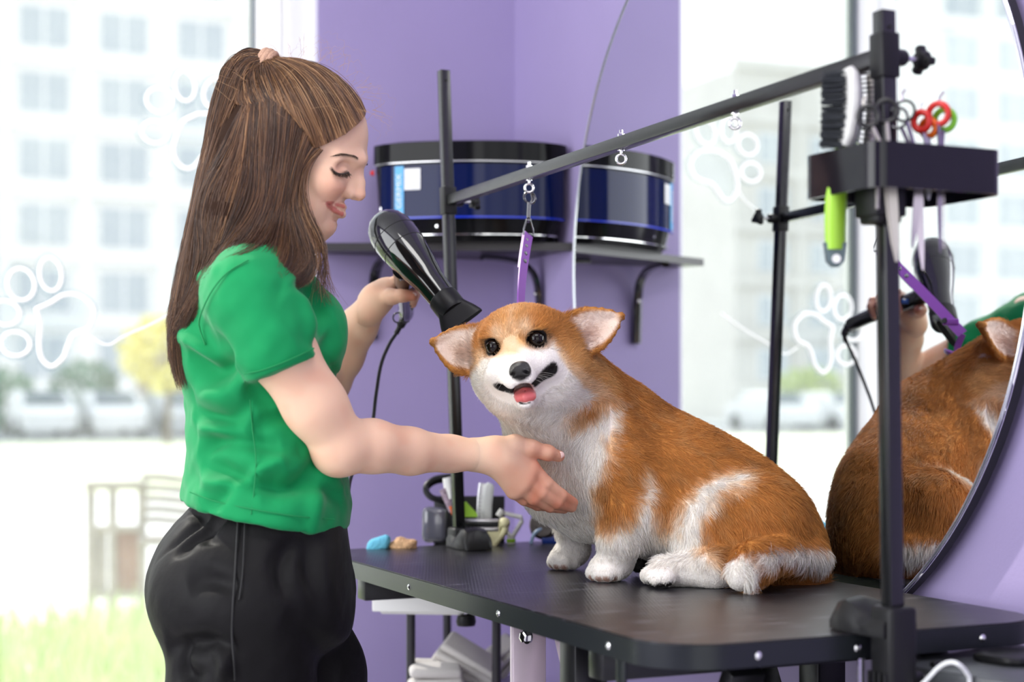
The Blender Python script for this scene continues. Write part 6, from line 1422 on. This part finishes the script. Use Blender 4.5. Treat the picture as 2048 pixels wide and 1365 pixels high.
# parked cars, seen end-on
def car(n, u, col, label):
    o = thing('car', label, 'car', R(n, u, GZ), YAW, 'cars parked by the road')
    prof = [(-2.1, .25), (-2.15, .75), (-1.95, .95), (-1.35, 1.0), (-.75, 1.45), (.75, 1.48), (1.35, 1.02), (2.0, .95), (2.1, .7), (2.05, .25)]
    m = mat('car_paint_%s' % col[0], col[1], .25, coat=.5)
    b = BM(); prism(b, prof, 1.70, Matrix(((0, 0, 1, -.85), (1, 0, 0, 0), (0, 1, 0, 0), (0, 0, 0, 1))), bev=.06); obj('car_body', b, m, o)
    b = BM(); v = [b.verts.new(p) for p in ((-.68, -1.36, 1.03), (.68, -1.36, 1.03), (.60, -.82, 1.42), (-.60, -.82, 1.42))]; v2 = [b.verts.new(Vector(q.co)+Vector((0, -.03, .03))) for q in v]; b.faces.new(v); b.faces.new(v2[::-1])
    for i in range(4): b.faces.new((v[i], v2[i], v2[(i+1) % 4], v[(i+1) % 4]))
    obj('windscreen', b, mat('car_glass', (.10, .13, .15), .08), o, smooth=False)
    for sx in (-.78, .78):
        for sy in (-1.3, 1.3):
            b = BM(); lathe(b, [(.12, -.1), (.30, -.1), (.33, -.06), (.33, .06), (.30, .1), (.12, .1)], (sx, sy, .33), (1, 0, 0), 18); obj('wheel', b, mat('tyre', (.03, .03, .03), .8), o)
    for sx in (-.6, .6): b = BM(); box(b, (sx, -2.13, .72), (.3, .06, .14), bev=.02); obj('headlight', b, M_white, o)
    return o
CW = ('white', (.85, .86, .87)); CS = ('silver', (.55, .57, .6))
for n, c, lab in ((7.9, CW, 'white car parked furthest to the left behind the lawn'), (10.1, CW, 'white car parked second from the left behind the lawn'), (12.4, CS, 'silver car parked between two white cars and the person'), (15.0, CW, 'white car parked mostly hidden behind the green shirt')):
    car(n, 54, c, lab)
for n, c, lab in ((-31.0, CW, 'white car reflected left of the tall pole in the mirror'), (-33.8, CW, 'white car reflected right of the tall pole in the mirror'), (-36.8, CS, 'silver car reflected beside the window frame in the mirror')):
    car(n, 53, c, lab)
# wooden garden chair outside
gc = thing('garden_chair', 'weathered wooden armchair standing on the grass outside the window', 'chair', P(175, 1222, 9.05), YAW*.2)
gc.location.z = GZ
M_wood = mat('weathered_wood', srgb(165, 155, 148), .8, noise=.15, nscale=12); M_brown = mat('brown_board', srgb(150, 112, 95), .7, noise=.1)
for x, y in ((.02, 0), (.14, .0), (.30, .02), (.62, .02)):
    b = BM(); box(b, (x, y, .35), (.045, .045, .70), bev=.006); obj('leg', b, M_wood, gc)
b = BM(); box(b, (.16, 0, .715), (.34, .07, .045), bev=.008); obj('armrest', b, M_wood, gc)
b = BM(); box(b, (.62, 0, .715), (.06, .50, .045), bev=.008); obj('armrest', b, M_wood, gc)
b = BM(); box(b, (.16, 0, .47), (.30, .035, .04), bev=.006); obj('rail', b, M_wood, gc); b = BM(); box(b, (.16, 0, .10), (.30, .035, .04), bev=.006); obj('rail', b, M_wood, gc)
b = BM(); box(b, (.215, .01, .28), (.16, .02, .34), bev=.004); obj('side_panel', b, M_brown, gc)
b = BM(); box(b, (.06, .01, .28), (.09, .02, .34), bev=.004); obj('side_panel', b, M_wood, gc)
for k in range(5):
    b = BM(); tube(b, [(.30, .02, .76-.06*k), (.38, .10, .755-.06*k), (.50, .13, .74-.06*k), (.62, .10, .72-.06*k)], .020, 6, flat=.4, up0=(0, 0, 1)); obj('back_slat', b, M_wood, gc)
b = BM(); box(b, (.46, .06, .40), (.34, .30, .04), bev=.006); obj('seat', b, M_wood, gc)
# neon paw signs on the glass: white flexible tube on a thin clear plate
M_tube = mat('white_led_tube', (.93, .92, .90), .45, emit=.35)
M_clear = bpy.data.materials.new('clear_acrylic'); M_clear.use_nodes = True
_nt = M_clear.node_tree; _nt.nodes.clear(); _o = _nt.nodes.new('ShaderNodeOutputMaterial'); _t = _nt.nodes.new('ShaderNodeBsdfTransparent'); _g = _nt.nodes.new('ShaderNodeBsdfGlossy'); _m = _nt.nodes.new('ShaderNodeMixShader'); _m.inputs[0].default_value = .06; _t.inputs[0].default_value = (.93, .95, .96, 1)
_nt.links.new(_t.outputs[0], _m.inputs[1]); _nt.links.new(_g.outputs[0], _m.inputs[2]); _nt.links.new(_m.outputs[0], _o.inputs[0])
def paw(label, toes, pad, cable):
    UP = 3.552; c0_ = onU(toes[1][0], toes[1][1]+60, UP); o = thing('neon_paw_sign', label, 'sign', c0_)
    g = lambda x, y, du=0.0: onU(x, y, UP-du)-c0_
    for (x, y, rx, ry, a) in toes:
        pts = []
        for k in range(22):
            t = 2*math.pi*k/22; ex_, ey_ = rx*math.cos(t), ry*math.sin(t); pts.append(g(x+ex_*math.cos(a)-ey_*math.sin(a), y+ex_*math.sin(a)+ey_*math.cos(a)))
        b = BM(); tube(b, pts, .0048, 8, closed=True); obj('toe_tube', b, M_tube, o)
        b = BM(); vv = [b.verts.new(q+R(0, .012)+(q-g(x, y))*.45) for q in pts]; b.faces.new(vv); ff = bmesh.ops.extrude_face_region(b, geom=b.faces[:]); bmesh.ops.translate(b, vec=R(0, .003), verts=[v for v in ff['geom'] if isinstance(v, bmesh.types.BMVert)]); obj('clear_plate', b, M_clear, o, smooth=False)
    pts = catmull([(x, y, 0) for x, y in pad+[pad[0]]], 5)[:-1]; pts3 = [g(p[0], p[1]) for p in pts]
    b = BM(); tube(b, pts3, .0055, 8, closed=True); obj('pad_tube', b, M_tube, o)
    mx_ = sum(p[0] for p in pts)/len(pts); my_ = sum(p[1] for p in pts)/len(pts)
    b = BM(); vv = [b.verts.new(q+R(0, .012)+(q-g(mx_, my_))*.16) for q in pts3]; b.faces.new(vv); ff = bmesh.ops.extrude_face_region(b, geom=b.faces[:]); bmesh.ops.translate(b, vec=R(0, .003), verts=[v for v in ff['geom'] if isinstance(v, bmesh.types.BMVert)]); obj('clear_plate', b, M_clear, o, smooth=False)
    b = BM(); tube(b, catmull([g(*q) for q in cable], 6), .0025, 6); obj('cable', b, M_tube, o)
paw('white neon paw sign on the glass close behind the ponytail', ((319, 200, 27, 24, .3), (370, 172, 20, 30, -.15), (432, 186, 24, 30, .35), (310, 264, 27, 22, .2)),
    [(395, 228), (366, 244), (352, 275), (347, 305), (362, 332), (385, 335), (412, 306), (440, 300), (462, 290), (470, 262), (450, 236), (425, 228)], [(347, 305), (330, 330), (300, 350)])
paw('white neon paw sign low on the glass, left of the green shirt', ((42, 569, 27, 32, -.25), (101, 549, 22, 33, -.15), (10, 626, 30, 24, .2), (31, 688, 29, 24, .1)),
    [(72, 618), (100, 606), (128, 590), (160, 592), (187, 618), (178, 655), (148, 668), (135, 692), (126, 716), (104, 733), (84, 718), (78, 690), (80, 650)], [(178, 672), (215, 690), (250, 672), (320, 640), (390, 600)])
